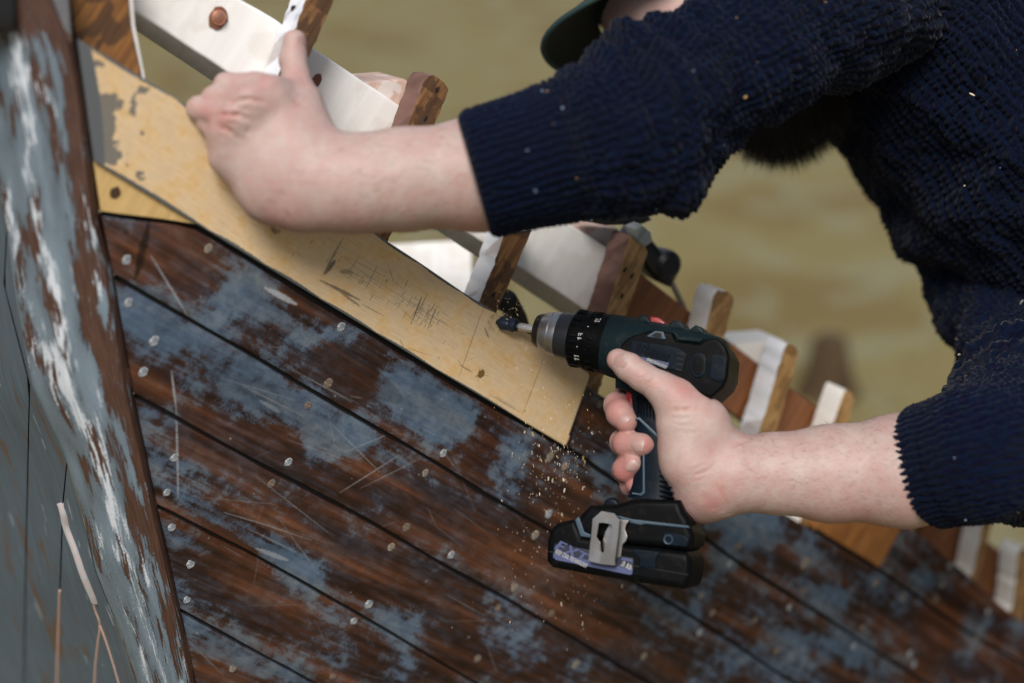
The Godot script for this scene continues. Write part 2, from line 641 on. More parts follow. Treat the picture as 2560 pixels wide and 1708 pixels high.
func hull_paint() -> StandardMaterial3D:
	var w := 2048
	var h := 1024
	var list := []
	# worn blue-grey paint where the photograph shows it: [px, py, along, across, amount]
	for q in [[620, 720, 90, 45, .35], [700, 800, 120, 40, .3], [1040, 985, 130, 60, .55], [1130, 1040, 80, 45, .4], [880, 940, 120, 60, -.35], [430, 640, 120, 60, -.4], [330, 600, 60, 60, -.2],
			[1290, 1160, 110, 60, .12], [380, 800, 110, 80, .5], [560, 930, 170, 80, .5], [720, 1020, 150, 75, .4], [900, 1110, 150, 60, .22], [480, 900, 60, 40, -.25], [690, 1110, 60, 40, -.3], [1050, 1250, 160, 60, -.3], [1250, 1360, 130, 60, -.4],
			[360, 1040, 40, 50, .3], [560, 1120, 160, 70, -.35], [560, 1300, 150, 25, .3], [690, 1380, 70, 35, .45], [930, 1420, 190, 60, -.4], [450, 1330, 90, 50, .3], [620, 1480, 150, 55, -.35], [760, 1440, 60, 50, .25], [960, 1550, 130, 55, .3], [1130, 1600, 100, 60, -.2],
			[540, 1610, 100, 60, .35], [560, 1690, 60, 30, -.3], [720, 1690, 90, 40, .35], [1650, 1150, 80, 50, .15], [1850, 1280, 40, 70, .4], [1920, 1330, 60, 40, .4], [1800, 1400, 60, 40, .3], [2060, 1420, 70, 40, .3], [2200, 1500, 80, 40, .25], [2330, 1420, 60, 40, .25], [2040, 1500, 60, 30, .25], [1960, 1590, 70, 40, .35], [2200, 1650, 90, 40, .3], [2450, 1560, 60, 40, .25], [1720, 1560, 60, 40, .2], [1520, 1180, 60, 40, .25], [2250, 1600, 100, 60, -.2], [2100, 1600, 90, 40, .3], [1880, 1660, 130, 40, .3], [1480, 1500, 150, 70, -.25], [1560, 1640, 150, 60, -.2]]:
		var p := st(q[0], q[1])
		var e := st(q[0] + 10, q[1] + 6)
		var sc := (e - p).length() / 11.7
		var uv := hull_uv(p.x, p.y)
		list.append([uv.x, uv.y, q[2] * sc / TH, q[3] * sc / TH, 0.0, q[4]])
	var field_ := blobs(w, h, 0.44, list, SW / TH)
	var n1 := noise(w, h, 0.009, 21, 5, FastNoiseLite.TYPE_SIMPLEX_SMOOTH, 1, 1, 60.0)
	var n2 := noise(w, h, 0.05, 22, 4, FastNoiseLite.TYPE_SIMPLEX_SMOOTH, 1, 1, 12.0)
	var grain := noise(w, h, 0.07, 23, 4, FastNoiseLite.TYPE_SIMPLEX_SMOOTH, 16, 1)
	var wide := noise(w, h, 0.02, 24, 3, FastNoiseLite.TYPE_SIMPLEX_SMOOTH, 8, 1)
	var rub := noise(w, h, 0.16, 26, 3, FastNoiseLite.TYPE_SIMPLEX_SMOOTH, 8, 1)
	var fine := noise(w, h, 0.35, 25, 3)
	var scr := PackedByteArray()
	scr.resize(w * h)
	var pp := func(px: float, py: float) -> Vector2:
		var p := st(px, py)
		var q := hull_uv(p.x, p.y)
		return Vector2(q.x * w, q.y * h)
	for q in [[375, 635, 470, 790, 3.0, .75], [428, 925, 440, 1020, 3.0, .9], [440, 1020, 445, 1245, 3.0, .85], [662, 718, 742, 760, 8.0, 1.0], [640, 1190, 820, 1330, 1.4, .5], [860, 1130, 980, 1080, 2.0, .5], [830, 1060, 950, 1180, 2.0, .45], [850, 1230, 1000, 1135, 2.5, .5], [900, 1220, 1060, 1140, 2.0, .4],
			[600, 1290, 780, 1350, 2.0, .5], [640, 1370, 720, 1400, 7.0, .6], [620, 1320, 740, 1380, 2.0, .5], [700, 1300, 800, 1440, 1.5, .4], [560, 1280, 660, 1310, 2.0, .5], [760, 940, 900, 1010, 1.5, .35], [600, 960, 760, 1040, 2.0, .4], [650, 1000, 700, 1030, 6.0, .35], [820, 1030, 840, 1130, 1.5, .3], [470, 1600, 560, 1690, 1.5, .4]]:
		stroke(scr, w, h, pp.call(q[0], q[1]), pp.call(q[2], q[3]), q[4] * 0.45, q[5])
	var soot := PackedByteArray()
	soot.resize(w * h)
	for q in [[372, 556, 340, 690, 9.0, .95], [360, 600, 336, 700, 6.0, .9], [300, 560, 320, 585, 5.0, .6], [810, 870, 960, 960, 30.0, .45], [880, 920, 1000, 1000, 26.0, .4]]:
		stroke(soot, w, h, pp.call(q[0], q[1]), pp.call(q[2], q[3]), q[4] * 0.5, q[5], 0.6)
	for k in 420:
		var c := Vector2(rng.randf() * w, rng.randf() * h)
		var ang := rng.randf_range(-0.5, 0.7) if rng.randf() < 0.75 else rng.randf_range(0, PI)
		var l := rng.randf_range(10, 90)
		stroke(scr, w, h, c, c + Vector2(cos(ang), sin(ang)) * l, rng.randf_range(0.4, 0.9), rng.randf_range(0.1, 0.4))
	for k in 260:
		var c := Vector2(rng.randf() * w, rng.randf() * h)
		stroke(scr, w, h, c, c + Vector2(1, 1), rng.randf_range(0.6, 1.8), 0.8)
	var d := PackedByteArray()
	d.resize(w * h * 3)
	var rough := PackedByteArray()
	rough.resize(w * h)
	var to8 := PackedByteArray()
	to8.resize(1025)
	for i in 1025:
		to8[i] = Color(i / 1024.0, 0, 0).linear_to_srgb().r8
	for i in w * h:
		var g := grain[i] / 255.0
		var wd := wide[i] / 255.0
		var nn := n1[i] / 255.0
		var f := field_[i] / 255.0
		var fi := fine[i] / 255.0
		var mid := n2[i] / 255.0
		var ru := rub[i] / 255.0
		var k := nn * 0.62 + mid * 0.22 + g * 0.16 + (f - 0.5) * 0.95
		var wear := (fi - 0.5) * 0.30 + (ru - 0.5) * 0.34 + (mid - 0.5) * 0.15
		var pnt := clampf((k - 0.42 + wear) / 0.19, 0.0, 1.0)
		pnt *= clampf(0.36 + (k - 0.42) * 1.9, 0.0, 0.92)
		pnt = maxf(pnt, 0.16 * clampf((ru + nn - 0.75) * 2.0, 0.0, 1.0) * (0.6 + 0.8 * mid))
		var o := clampf((wd - 0.38) * 2.0, 0.0, 1.0)
		var t := 0.45 + 1.1 * g * g + 0.3 * (fi - 0.5) + 0.35 * (mid - 0.5)
		var r := (0.036 + 0.098 * o) * t
		var gg := (0.0155 + 0.0345 * o) * t
		var bb := (0.0105 + 0.0125 * o) * t
		var gy := clampf(0.35 + (wd - 0.5) * 1.6 + (mid - 0.5), 0.0, 1.0)
		var sh := clampf(0.50 + 0.55 * nn + 0.5 * (mid - 0.4) + 0.3 * (fi - 0.5) + 0.35 * (ru - 0.5), 0.25, 1.5)
		r = lerpf(r, lerpf(0.076, 0.115, gy) * sh, pnt)
		gg = lerpf(gg, lerpf(0.118, 0.138, gy) * sh, pnt)
		bb = lerpf(bb, lerpf(0.178, 0.156, gy) * sh, pnt)
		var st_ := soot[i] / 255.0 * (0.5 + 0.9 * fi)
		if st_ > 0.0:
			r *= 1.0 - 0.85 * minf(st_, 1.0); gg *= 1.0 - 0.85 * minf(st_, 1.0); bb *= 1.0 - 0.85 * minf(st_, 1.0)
		var s := scr[i] / 255.0
		if s > 0.0:
			r = lerpf(r, 0.30, s); gg = lerpf(gg, 0.32, s); bb = lerpf(bb, 0.34, s)
		d[i * 3] = to8[int(clampf(r, 0, 1) * 1024.0)]
		d[i * 3 + 1] = to8[int(clampf(gg, 0, 1) * 1024.0)]
		d[i * 3 + 2] = to8[int(clampf(bb, 0, 1) * 1024.0)]
		rough[i] = int(255.0 * clampf(0.36 + 0.22 * pnt + 0.15 * (1.0 - g) + 0.16 * (fi - 0.5), 0.0, 1.0))
	var m := mat(Color.WHITE, 1.0)
	m.albedo_texture = tex(w, h, d)
	m.roughness_texture = tex(w, h, rough)
	m.heightmap_enabled = true
	m.heightmap_texture = tex(w, h, grain)
	m.heightmap_scale = 0.03
	m.metallic_specular = 0.38
	return m

# one hull plank between two polylines of the picture, x0..x1 are its ends on the lower and the upper line
func strake(called: String, upper: Array, lower: Array, xl: Vector2, xr: Vector2, m: Material, thick := 0.015) -> MeshInstance3D:
	var n := 56
	var rows := 9
	var gap := 0.0018
	var b := MB.new()
	for i in n:
		var f := float(i) / (n - 1)
		var xu := lerpf(xl.x, xr.x, f)
		var xo := lerpf(xl.y, xr.y, f)
		var pu := st(xu, on_line(upper, xu))
		var po := st(xo, on_line(lower, xo))
		var dir := (pu - po).normalized()
		var wob := 0.0004 * sin(f * 41.0) + rng.randf_range(-0.00025, 0.00025)
		pu -= dir * (gap + wob)
		po += dir * (gap + 0.0003 * sin(f * 57.0) + rng.randf_range(-0.0003, 0.0003))
		var prof := [[0.0, -thick], [0.0, -0.0016], [0.0006, -0.0005], [0.0018, 0.0]]
		for q in prof:
			var p: Vector2 = po + dir * q[0]
			b.p(hp(p.x, p.y, q[1]), hull_uv(p.x, p.y))
		for j in range(1, rows):
			var p := po.lerp(pu, float(j) / rows)
			b.p(hp(p.x, p.y, 0.0), hull_uv(p.x, p.y))
		prof.reverse()
		for q in prof:
			var p: Vector2 = pu - dir * q[0]
			b.p(hp(p.x, p.y, q[1]), hull_uv(p.x, p.y))
	var nu := 8 + rows - 1
	b.grid(0, nu, n)
	# ends
	for e in 2:
		var first := 0 if e == 0 else (n - 1) * nu
		for j in range(0, nu / 2 - 1):
			b.quad(first + j, first + j + 1, first + nu - 2 - j, first + nu - 1 - j)
	var o := put(called, mesh_of(b, base_of(boat), 35.0, hull.basis.z), m, boat)
	strakes.append({"node": o, "upper": upper, "lower": lower, "xl": xl, "xr": xr})
	return o

func st_poly(pts: Array, h: float) -> PackedVector2Array:
	var out := PackedVector2Array()
	for p in pts: out.append(st(p[0], p[1], h))
	var area := 0.0
	for i in out.size(): area += out[i].cross(out[(i + 1) % out.size()])
	if area < 0.0: out.reverse()
	return out

func wood_tex(w: int, h: int, seed_: int, dark: Color, light: Color, patch: Color, amount: float) -> ImageTexture:
	var grain := noise(w, h, 0.06, seed_, 4, FastNoiseLite.TYPE_SIMPLEX_SMOOTH, 1, 12)
	var big := noise(w, h, 0.012, seed_ + 1, 4)
	var fine := noise(w, h, 0.4, seed_ + 2, 2)
	var d := PackedByteArray()
	d.resize(w * h * 3)
	for i in w * h:
		var g := grain[i] / 255.0
		var k := big[i] / 255.0
		var c := dark.lerp(light, clampf(g * 1.3 - 0.15 + (fine[i] / 255.0 - 0.5) * 0.3, 0.0, 1.0))
		c = c.lerp(patch, amount * ss(0.5, 0.62, k + (fine[i] / 255.0 - 0.5) * 0.15)).linear_to_srgb()
		d[i * 3] = c.r8; d[i * 3 + 1] = c.g8; d[i * 3 + 2] = c.b8
	return tex(w, h, d)

func textured(t: Texture2D, rough: float, scale := Vector3.ONE) -> StandardMaterial3D:
	var m := mat(Color.WHITE, rough)
	m.albedo_texture = t
	m.uv1_scale = scale
	return m

const STEM_R := [[60, -120], [130, -40], [185, 100], [215, 250], [250, 560], [285, 690], [333, 985], [392, 1267], [452, 1528], [490, 1708], [530, 1900], [575, 2150]]
const STEM_L := [[-150, -120], [-110, -40], [-60, 150], [-30, 300], [5, 500], [40, 750], [82, 968], [163, 1139], [209, 1294], [240, 1430], [302, 1585], [337, 1708], [390, 1900], [460, 2150]]

func x_at(line: Array, y: float) -> float:
	var k := 0
	while k < line.size() - 2 and y > line[k + 1][1]: k += 1
	return lerpf(line[k][0], line[k + 1][0], (y - line[k][1]) / float(line[k + 1][1] - line[k][1]))

func stem_point(y: float, f: float, out := 0.0) -> Vector3:      # f 0 at the starboard planks, 1 at the port planks
	var xr := x_at(STEM_R, y)
	var xl := x_at(STEM_L, y)
	var px := lerpf(xr, xl, f)
	var q := st(xr, y)
	var at_plank := hp(q.x, q.y, 0.0)
	var far := seen_at(at_plank).z
	var side := on_plane(hull, px, y, (hull.affine_inverse() * at_plank).z)
	var d := seen_at(side).z
	d = lerpf(far, d, 0.9)
	var turn := maxf(0.0, f - 0.45)
	d += 0.16 * turn * turn
	d -= 0.006 * ss(0.0, 0.08, f) + out
	return at(px, y, d)

func port_point(px: float, y: float, out := 0.0) -> Vector3:
	var xl := x_at(STEM_L, y)
	var d := seen_at(stem_point(y, 1.0)).z
	return at(px, y, d + 0.004 + (xl - px) * 0.0009 - out)

func build_boat() -> void:
	var foot := hp(0.35, -0.7, -0.2)
	foot.y = 0.45
	boat = thing("boat", foot, "old wooden boat bow with worn blue paint, bare ribs and a missing top plank", "boat")
	var paint := hull_paint()
	var seam_c := [[1475, 964], [2022, 1317], [2181, 1414], [2282, 1484], [2417, 1581], [2560, 1662], [2900, 1880]]
	var seam_0 := [[1416, 1119], [1547, 1209], [1735, 1329], [1867, 1422], [2030, 1523], [2282, 1689], [2900, 2090]]
	var seam_1 := [[285, 692], [700, 930], [902, 1050], [1088, 1156], [1217, 1239], [1372, 1327], [1700, 1523], [1933, 1674], [2900, 2290]]
	var seam_2 := [[335, 989], [441, 1046], [653, 1164], [850, 1264], [973, 1334], [1097, 1406], [1266, 1498], [1600, 1695], [2900, 2480]]
	var seam_3 := [[393, 1267], [616, 1379], [860, 1515], [1097, 1655], [1500, 1890], [2900, 2690]]
	var seam_4 := [[452, 1528], [640, 1631], [737, 1682], [1100, 1890], [2900, 2900]]
	var seam_5 := [[505, 1780], [1100, 2110], [2900, 3110]]
	var seam_6 := [[560, 2040], [1100, 2330], [2900, 3320]]
	var sheer := [[2040, 1125], [2320, 1348], [2417, 1430], [2514, 1519], [2560, 1550], [2900, 1790]]
	var upper_1 := [[252, 534], [468, 560], [520, 587], [800, 758], [1080, 928], [1416, 1124]]
	upper_1.append_array(seam_0.slice(1))
	var fresh := textured(wood_tex(256, 256, 71, Color(0.20, 0.075, 0.02), Color(0.33, 0.14, 0.04), Color(0.26, 0.10, 0.03), 0.3), 0.5, Vector3(9, 9, 1))
	tag(strake("strake", seam_c, seam_0, Vector2(1478, 1420), Vector2(2840, 2840), paint), "brown strake that starts at the end of the pale plank")
	strake("strake", upper_1, seam_1, Vector2(253, 286), Vector2(2840, 2840), paint)
	strake("strake", seam_1, seam_2, Vector2(286, 336), Vector2(2840, 2840), paint)
	strake("strake", seam_2, seam_3, Vector2(336, 394), Vector2(2840, 2840), paint)
	strake("strake", seam_3, seam_4, Vector2(394, 453), Vector2(2840, 2840), paint)
	strake("strake", seam_4, seam_5, Vector2(453, 506), Vector2(2840, 2840), paint)
	strake("strake", seam_5, seam_6, Vector2(506, 561), Vector2(2840, 2840), paint)
	tag(strake("strake", sheer, seam_c, Vector2(2105, 2040), Vector2(2262, 2196), fresh), "short bare orange brown piece of the top strake")
	strake("strake", sheer, seam_c, Vector2(2264, 2198), Vector2(2840, 2840), paint)
	# dark seam compound behind the joints
	var tar := mat(lin(0.006, 0.005, 0.004), 0.7)
	for q in [[seam_c, 2046, 2835], [upper_1, 256, 2835], [seam_1, 290, 2835], [seam_2, 340, 2835], [seam_3, 398, 2835], [seam_4, 457, 2835], [seam_5, 510, 2835]]:
		var cb := MB.new()
		for i in 50:
			var x := lerpf(q[1], q[2], i / 49.0)
			var p := st(x, on_line(q[0], x))
			for w in [[-0.012, -0.0125], [-0.003, -0.006], [0.003, -0.006], [0.012, -0.0125]]:
				cb.p(hp(p.x, p.y + w[0], w[1]))
		cb.grid(0, 4, 50)
		put("caulking", mesh_of(cb, foot, 0.0, hull.basis.z), tar, boat)
	# the bright wedge of new wood between the pale plank and the first strake
	var pale := textured(wood_tex(256, 256, 81, Color(0.50, 0.33, 0.13), Color(0.60, 0.42, 0.18), Color(0.52, 0.33, 0.12), 0.3), 0.6, Vector3(10, 10, 1))
	var wb := MB.new()
	prism(wb, hull, st_poly([[232, 395], [252, 528], [300, 535], [400, 547], [492, 561], [400, 480]], 0.0), -0.015, 0.001, 0.001, 2, 1.0)
	var wedge := put("filler_piece", mesh_of(wb, foot, 40.0), pale, boat)
	tag(wedge, "small pale triangular filler piece under the plank")
	var hole := mat(lin(0.05, 0.025, 0.01), 0.9)
	put("screw_hole", disc(hb(288, 482, 1.3), hull.basis.z, hull.basis.x, 0.0035, 0.0042, 0.0004, foot), hole, wedge)
	build_stem(foot)
	build_ribs(foot)
	build_plugs(foot)

func disc(c: Vector3, n: Vector3, x: Vector3, rx: float, ry: float, high: float, off: Vector3, ragged := 0.12) -> ArrayMesh:
	var b := MB.new()
	x = (x - n * x.dot(n)).normalized()
	var y := n.cross(x)
	var k := 20
	var wob := PackedFloat32Array()
	for i in k: wob.append(1.0 + rng.randf_range(-ragged, ragged))
	for q in [[1.0, -0.001], [1.0, high * 0.6], [0.86, high], [0.4, high * 0.9]]:
		for i in k:
			var a := TAU * i / k
			b.p(c + (x * cos(a) * rx + y * sin(a) * ry) * q[0] * wob[i] + n * q[1], Vector2(cos(a) * q[0], sin(a) * q[0]) * 0.5 + Vector2(0.5, 0.5))
	b.grid(0, k, 4, true)
	b.fan(3 * k, k, c + n * high * 0.9, false)
	return mesh_of(b, off, 45.0, n)

func build_plugs(foot: Vector3) -> void:
	var mats := []
	for q in [[Color(0.17, 0.13, 0.085), Color(0.30, 0.245, 0.17)], [Color(0.26, 0.28, 0.29), Color(0.46, 0.48, 0.49)], [Color(0.10, 0.062, 0.036), Color(0.20, 0.14, 0.085)]]:
		mats.append(textured(wood_tex(64, 64, 90 + mats.size(), q[0], q[1], Color(0.08, 0.10, 0.13), 0.6), 0.6))
	var spots := [[316, 650], [521, 621], [385, 853], [321, 757], [820, 959], [853, 817], [721, 1155], [679, 1209], [770, 1013], [1108, 1133], [1063, 1182], [1016, 1318], [978, 1367], [923, 1509], [885, 1552], [436, 1144], [417, 1231], [430, 1318], [477, 1409], [468, 1498], [583, 1670], [833, 1689], [1245, 1520], [1195, 1645], [1378, 1534], [1845, 1366], [2013, 1408], [2210, 1402], [2375, 1414], [2190, 1457], [2256, 1495], [2355, 1464], [2340, 1499], [1888, 1550], [1973, 1519], [2010, 1476], [1824, 1410], [1754, 1488], [1781, 1532], [2157, 1569], [2134, 1616], [1940, 1627], [2274, 1635], [2285, 1662], [1750, 1581], [1372, 1285], [1338, 1337], [1286, 1469], [1375, 1142], [1412, 1165], [1500, 1010], [1640, 1190], [1610, 1640], [1440, 1660], [358, 930], [1128, 1387], [2440, 1600], [2470, 1530]]
	for q in spots:
		var host: Node = boat
		for s in strakes:
			var x: float = q[0]
			if x < minf(s.xl.x, s.xl.y) or x > maxf(s.xr.x, s.xr.y): continue
			if q[1] > on_line(s.upper, x) and q[1] < on_line(s.lower, x): host = s.node
		if host == boat: continue
		var p := st(q[0], q[1])
		var big: float = 1.5 if q[0] == 2013 else rng.randf_range(0.8, 1.12)
		var pale := 1 if q[0] < 500 or rng.randf() < 0.3 else (0 if rng.randf() < 0.55 else 2)
		put("wood_plug", disc(hp(p.x, p.y, 0.0), hull.basis.z, hull.basis.y, 0.0040 * big, 0.0029 * big, 0.0005, foot, 0.09), mats[pale], host)

func build_stem(foot: Vector3) -> void:
	var w := 512
	var h := 1024
	var n1 := noise(w, h, 0.022, 31, 6, FastNoiseLite.TYPE_SIMPLEX_SMOOTH, 3, 3)
	var n2 := noise(w, h, 0.017, 32, 6, FastNoiseLite.TYPE_SIMPLEX_SMOOTH, 3, 3)
	var n3 := noise(w, h, 0.10, 33, 4, FastNoiseLite.TYPE_SIMPLEX_SMOOTH, 2, 4)
	var fine := noise(w, h, 0.3, 34, 3, FastNoiseLite.TYPE_SIMPLEX_SMOOTH, 4, 1)
	var d := PackedByteArray()
	d.resize(w * h * 3)
	var ht := PackedByteArray()
	ht.resize(w * h)
	for j in h:
		for i in w:
			var k := j * w + i
			var f := (i + 0.5) / w
			var y := -120.0 + 2270.0 * j / h
			var a := n1[k] / 255.0
			var b := n2[k] / 255.0
			var c := n3[k] / 255.0
			var fi := fine[k] / 255.0
			# bare wood along the plank side and at the head, paint elsewhere, white filler down the middle
			var bare := 1.0 - 2.4 * absf(f - 0.02) if f < 0.42 else 0.0
			bare += 0.55 * ss(140.0, 60.0, y)
			var pnt := ss(0.40, 0.47, a * 0.62 + c * 0.38 - bare * 0.38 + 0.09 + (fi - 0.5) * 0.1)
			var white := ss(0.54, 0.68, b * 0.65 + c * 0.3 + (fi - 0.5) * 0.12 + 0.14 * exp(-pow((f - 0.62) / 0.2, 2.0)) - 0.08) * pnt
			var wood := Color(0.045, 0.020, 0.014).lerp(Color(0.11, 0.05, 0.03), c)
			var col := wood.lerp(Color(0.135, 0.178, 0.215) * (0.40 + 0.75 * a + 0.35 * b), pnt)
			col = col.lerp(Color(0.60, 0.64, 0.69), white * (0.65 + 0.35 * c))
			col = (col * (0.88 + 0.24 * fi)).clamp().linear_to_srgb()
			d[k * 3] = col.r8; d[k * 3 + 1] = col.g8; d[k * 3 + 2] = col.b8
			ht[k] = int(clampf(90.0 + 80.0 * pnt + 50.0 * white + 35.0 * (fi - 0.5) - 30.0 * (1.0 - c), 0.0, 255.0))
	var m := textured(tex(w, h, d), 0.62)
	m.heightmap_enabled = true
	m.heightmap_texture = tex(w, h, ht)
	m.heightmap_scale = 0.12
	var b := MB.new()
	var rows := 110
	var cols := 26
	var knock := FastNoiseLite.new()
	knock.seed = 4
	knock.frequency = 22.0
	for j in rows:
		var y := lerpf(-120, 2150, float(j) / (rows - 1))
		b.p(stem_point(y, 0.0, -0.03), Vector2(0.0, float(j) / (rows - 1)))
		for i in cols:
			var f := float(i) / (cols - 1)
			var p := stem_point(y, f)
			p += hull.basis.z * knock.get_noise_3dv(p * Vector3(1, 0.35, 1)) * 0.0022 * ss(0.0, 0.15, f)
			b.p(p, Vector2(f, float(j) / (rows - 1)))
		b.p(stem_point(y, 1.0, -0.03), Vector2(1.0, float(j) / (rows - 1)))
		b.p(stem_point(y, 0.5, -0.09), Vector2(1.0, float(j) / (rows - 1)))
	b.grid(0, cols + 3, rows, true)
	tag(put("stem", mesh_of(b, foot, 40.0), m, boat), "grey painted stem post with peeling white filler and bare wood")
	# the stem head: a narrower dark upright
	var hb_ := MB.new()
	prism(hb_, hull, st_poly([[60, -90], [72, 108], [184, 112], [168, -90]], 0.004), -0.045, 0.004, 0.003)
	put("stem_head", mesh_of(hb_, foot, 40.0), textured(wood_tex(128, 256, 36, Color(0.05, 0.025, 0.016), Color(0.13, 0.075, 0.05), Color(0.20, 0.24, 0.28), 0.5), 0.7, Vector3(8, 8, 1)), boat)
	var black := MB.new()
	prism(black, hull, st_poly([[-160, -90], [-160, 60], [42, 88], [48, 40], [40, -90]], 0.02), -0.02, 0.012, 0.004)
	tag(put("bow_fitting", mesh_of(black, foot, 40.0), mat(lin(0.01, 0.01, 0.012), 0.4), boat), "black fitting beside the stem head")
	# port planks, seen almost edge on
	var n4 := noise(512, 512, 0.016, 41, 5, FastNoiseLite.TYPE_SIMPLEX_SMOOTH, 1, 2)
	var n5 := noise(512, 512, 0.1, 42, 4, FastNoiseLite.TYPE_SIMPLEX_SMOOTH, 1, 8)
	var pd := PackedByteArray()
	pd.resize(512 * 512 * 3)
	for j in 512:
		for i in 512:
			var k := j * 512 + i
			var f := i / 511.0
			var a := n4[k] / 255.0 * 0.75 + n5[k] / 255.0 * 0.25
			var pnt := 1.0 - 0.9 * ss(0.62, 0.76, a + 0.22 * ss(0.3, 0.0, f) - 0.06)
			var col := Color(0.095, 0.055, 0.035).lerp(Color(0.070, 0.100, 0.130) * (0.7 + 0.5 * n5[k] / 255.0), pnt)
			if a < 0.2: col = col.lerp(Color(0.4, 0.44, 0.48), 0.5)
			col = col.clamp().linear_to_srgb()
			pd[k * 3] = col.r8; pd[k * 3 + 1] = col.g8; pd[k * 3 + 2] = col.b8
	var pm := textured(tex(512, 512, pd), 0.55)
	var port_o := stem_point(300, 1.0)
	var port_y := (stem_point(2150, 1.0) - port_o).normalized()
	var port_x := (port_point(-300, 1500) - stem_point(1500, 1.0))
	port_x = -(port_x - port_y * port_x.dot(port_y)).normalized()
	var seam_a := [[30, 300], [10, 715], [74, 960], [66, 1330], [60, 1708], [50, 2150]]
	var seam_b := [[170, 1130], [157, 1260], [150, 1480], [145, 1708], [135, 2150]]
	for part in [[[[-380, -100], [-420, 2150]], seam_a, -100.0], [seam_a, seam_b, 300.0], [seam_b, STEM_L, 1135.0]]:
		var g := MB.new()
		var rn := 40
		for j in rn:
			var y := lerpf(part[2], 2150, float(j) / (rn - 1))
			var x0 := minf(x_at(part[0], y) + 1.6, x_at(STEM_L, y) + 8)
			var x1 := minf(x_at(part[1], y) - 1.6, x_at(STEM_L, y) + 8)
			if x1 < x0: x1 = x0 + 0.01
			for q in [[x0, -0.02], [x0, -0.001], [lerpf(x0, x1, 0.02), 0.0], [lerpf(x0, x1, 0.5), 0.0], [lerpf(x0, x1, 0.98), 0.0], [x1, -0.001], [x1, -0.02]]:
				var pt := port_point(q[0], y, q[1])
				g.p(pt, Vector2((pt - port_o).dot(port_x) / 0.30 + 0.5, (pt - port_o).dot(port_y) / 0.5))
		g.grid(0, 7, rn)
		put("port_strake", mesh_of(g, foot, 35.0, view.basis.z), pm, boat)
	var bk := MB.new()
	for j in 12:
		var y := lerpf(-90, 2150, j / 11.0)
		for i in 12: bk.p(port_point(lerpf(-370, x_at(STEM_L, y), i / 11.0), y, -0.014))
	bk.grid(0, 12, 12)
	put("port_caulking", mesh_of(bk, foot, 0.0, view.basis.z), mat(lin(0.006, 0.005, 0.004), 0.7), boat)
	var putty := mat(lin(0.50, 0.33, 0.26), 0.75)
	for line in [[[150, 1476], [148, 1560], [145, 1640], [143, 1708], [138, 1850]], [[232, 1490], [240, 1525], [251, 1560], [246, 1610], [241, 1660], [237, 1720], [230, 1850]], [[251, 1560], [268, 1610], [285, 1660], [300, 1708], [335, 1830]]]:
		var g := MB.new()
		var pts := []
		for q in smooth_path([0, 1, 2].map(func(_i): return Vector3.ZERO) if line.size() < 2 else line.map(func(q): return port_point(q[0] + rng.randf_range(-1.5, 1.5), q[1], -0.0008)), 26): pts.append(q)
		tube(g, pts, 0.0014, 8)
		put("putty_bead", mesh_of(g, foot), putty, boat)
	var fl := MB.new()
	var run := []
	for q in [[156, 1255, 7.5], [163, 1280, 4.4], [174, 1318, 3.9], [192, 1372, 3.6], [213, 1432, 3.9], [232, 1480, 4.3], [242, 1502, 7.5]]: run.append(port_point(q[0] + rng.randf_range(-2, 2), q[1], q[2] * -0.001))
	tube(fl, smooth_path(run, 30), 0.0047, 14)
	tag(put("putty_bead", mesh_of(fl, foot), textured(wood_tex(64, 64, 37, Color(0.26, 0.30, 0.33), Color(0.46, 0.46, 0.46), Color(0.42, 0.33, 0.30), 0.6), 0.75, Vector3(1, 0.2, 1)), boat), "wide smear of white filler beside the stem")

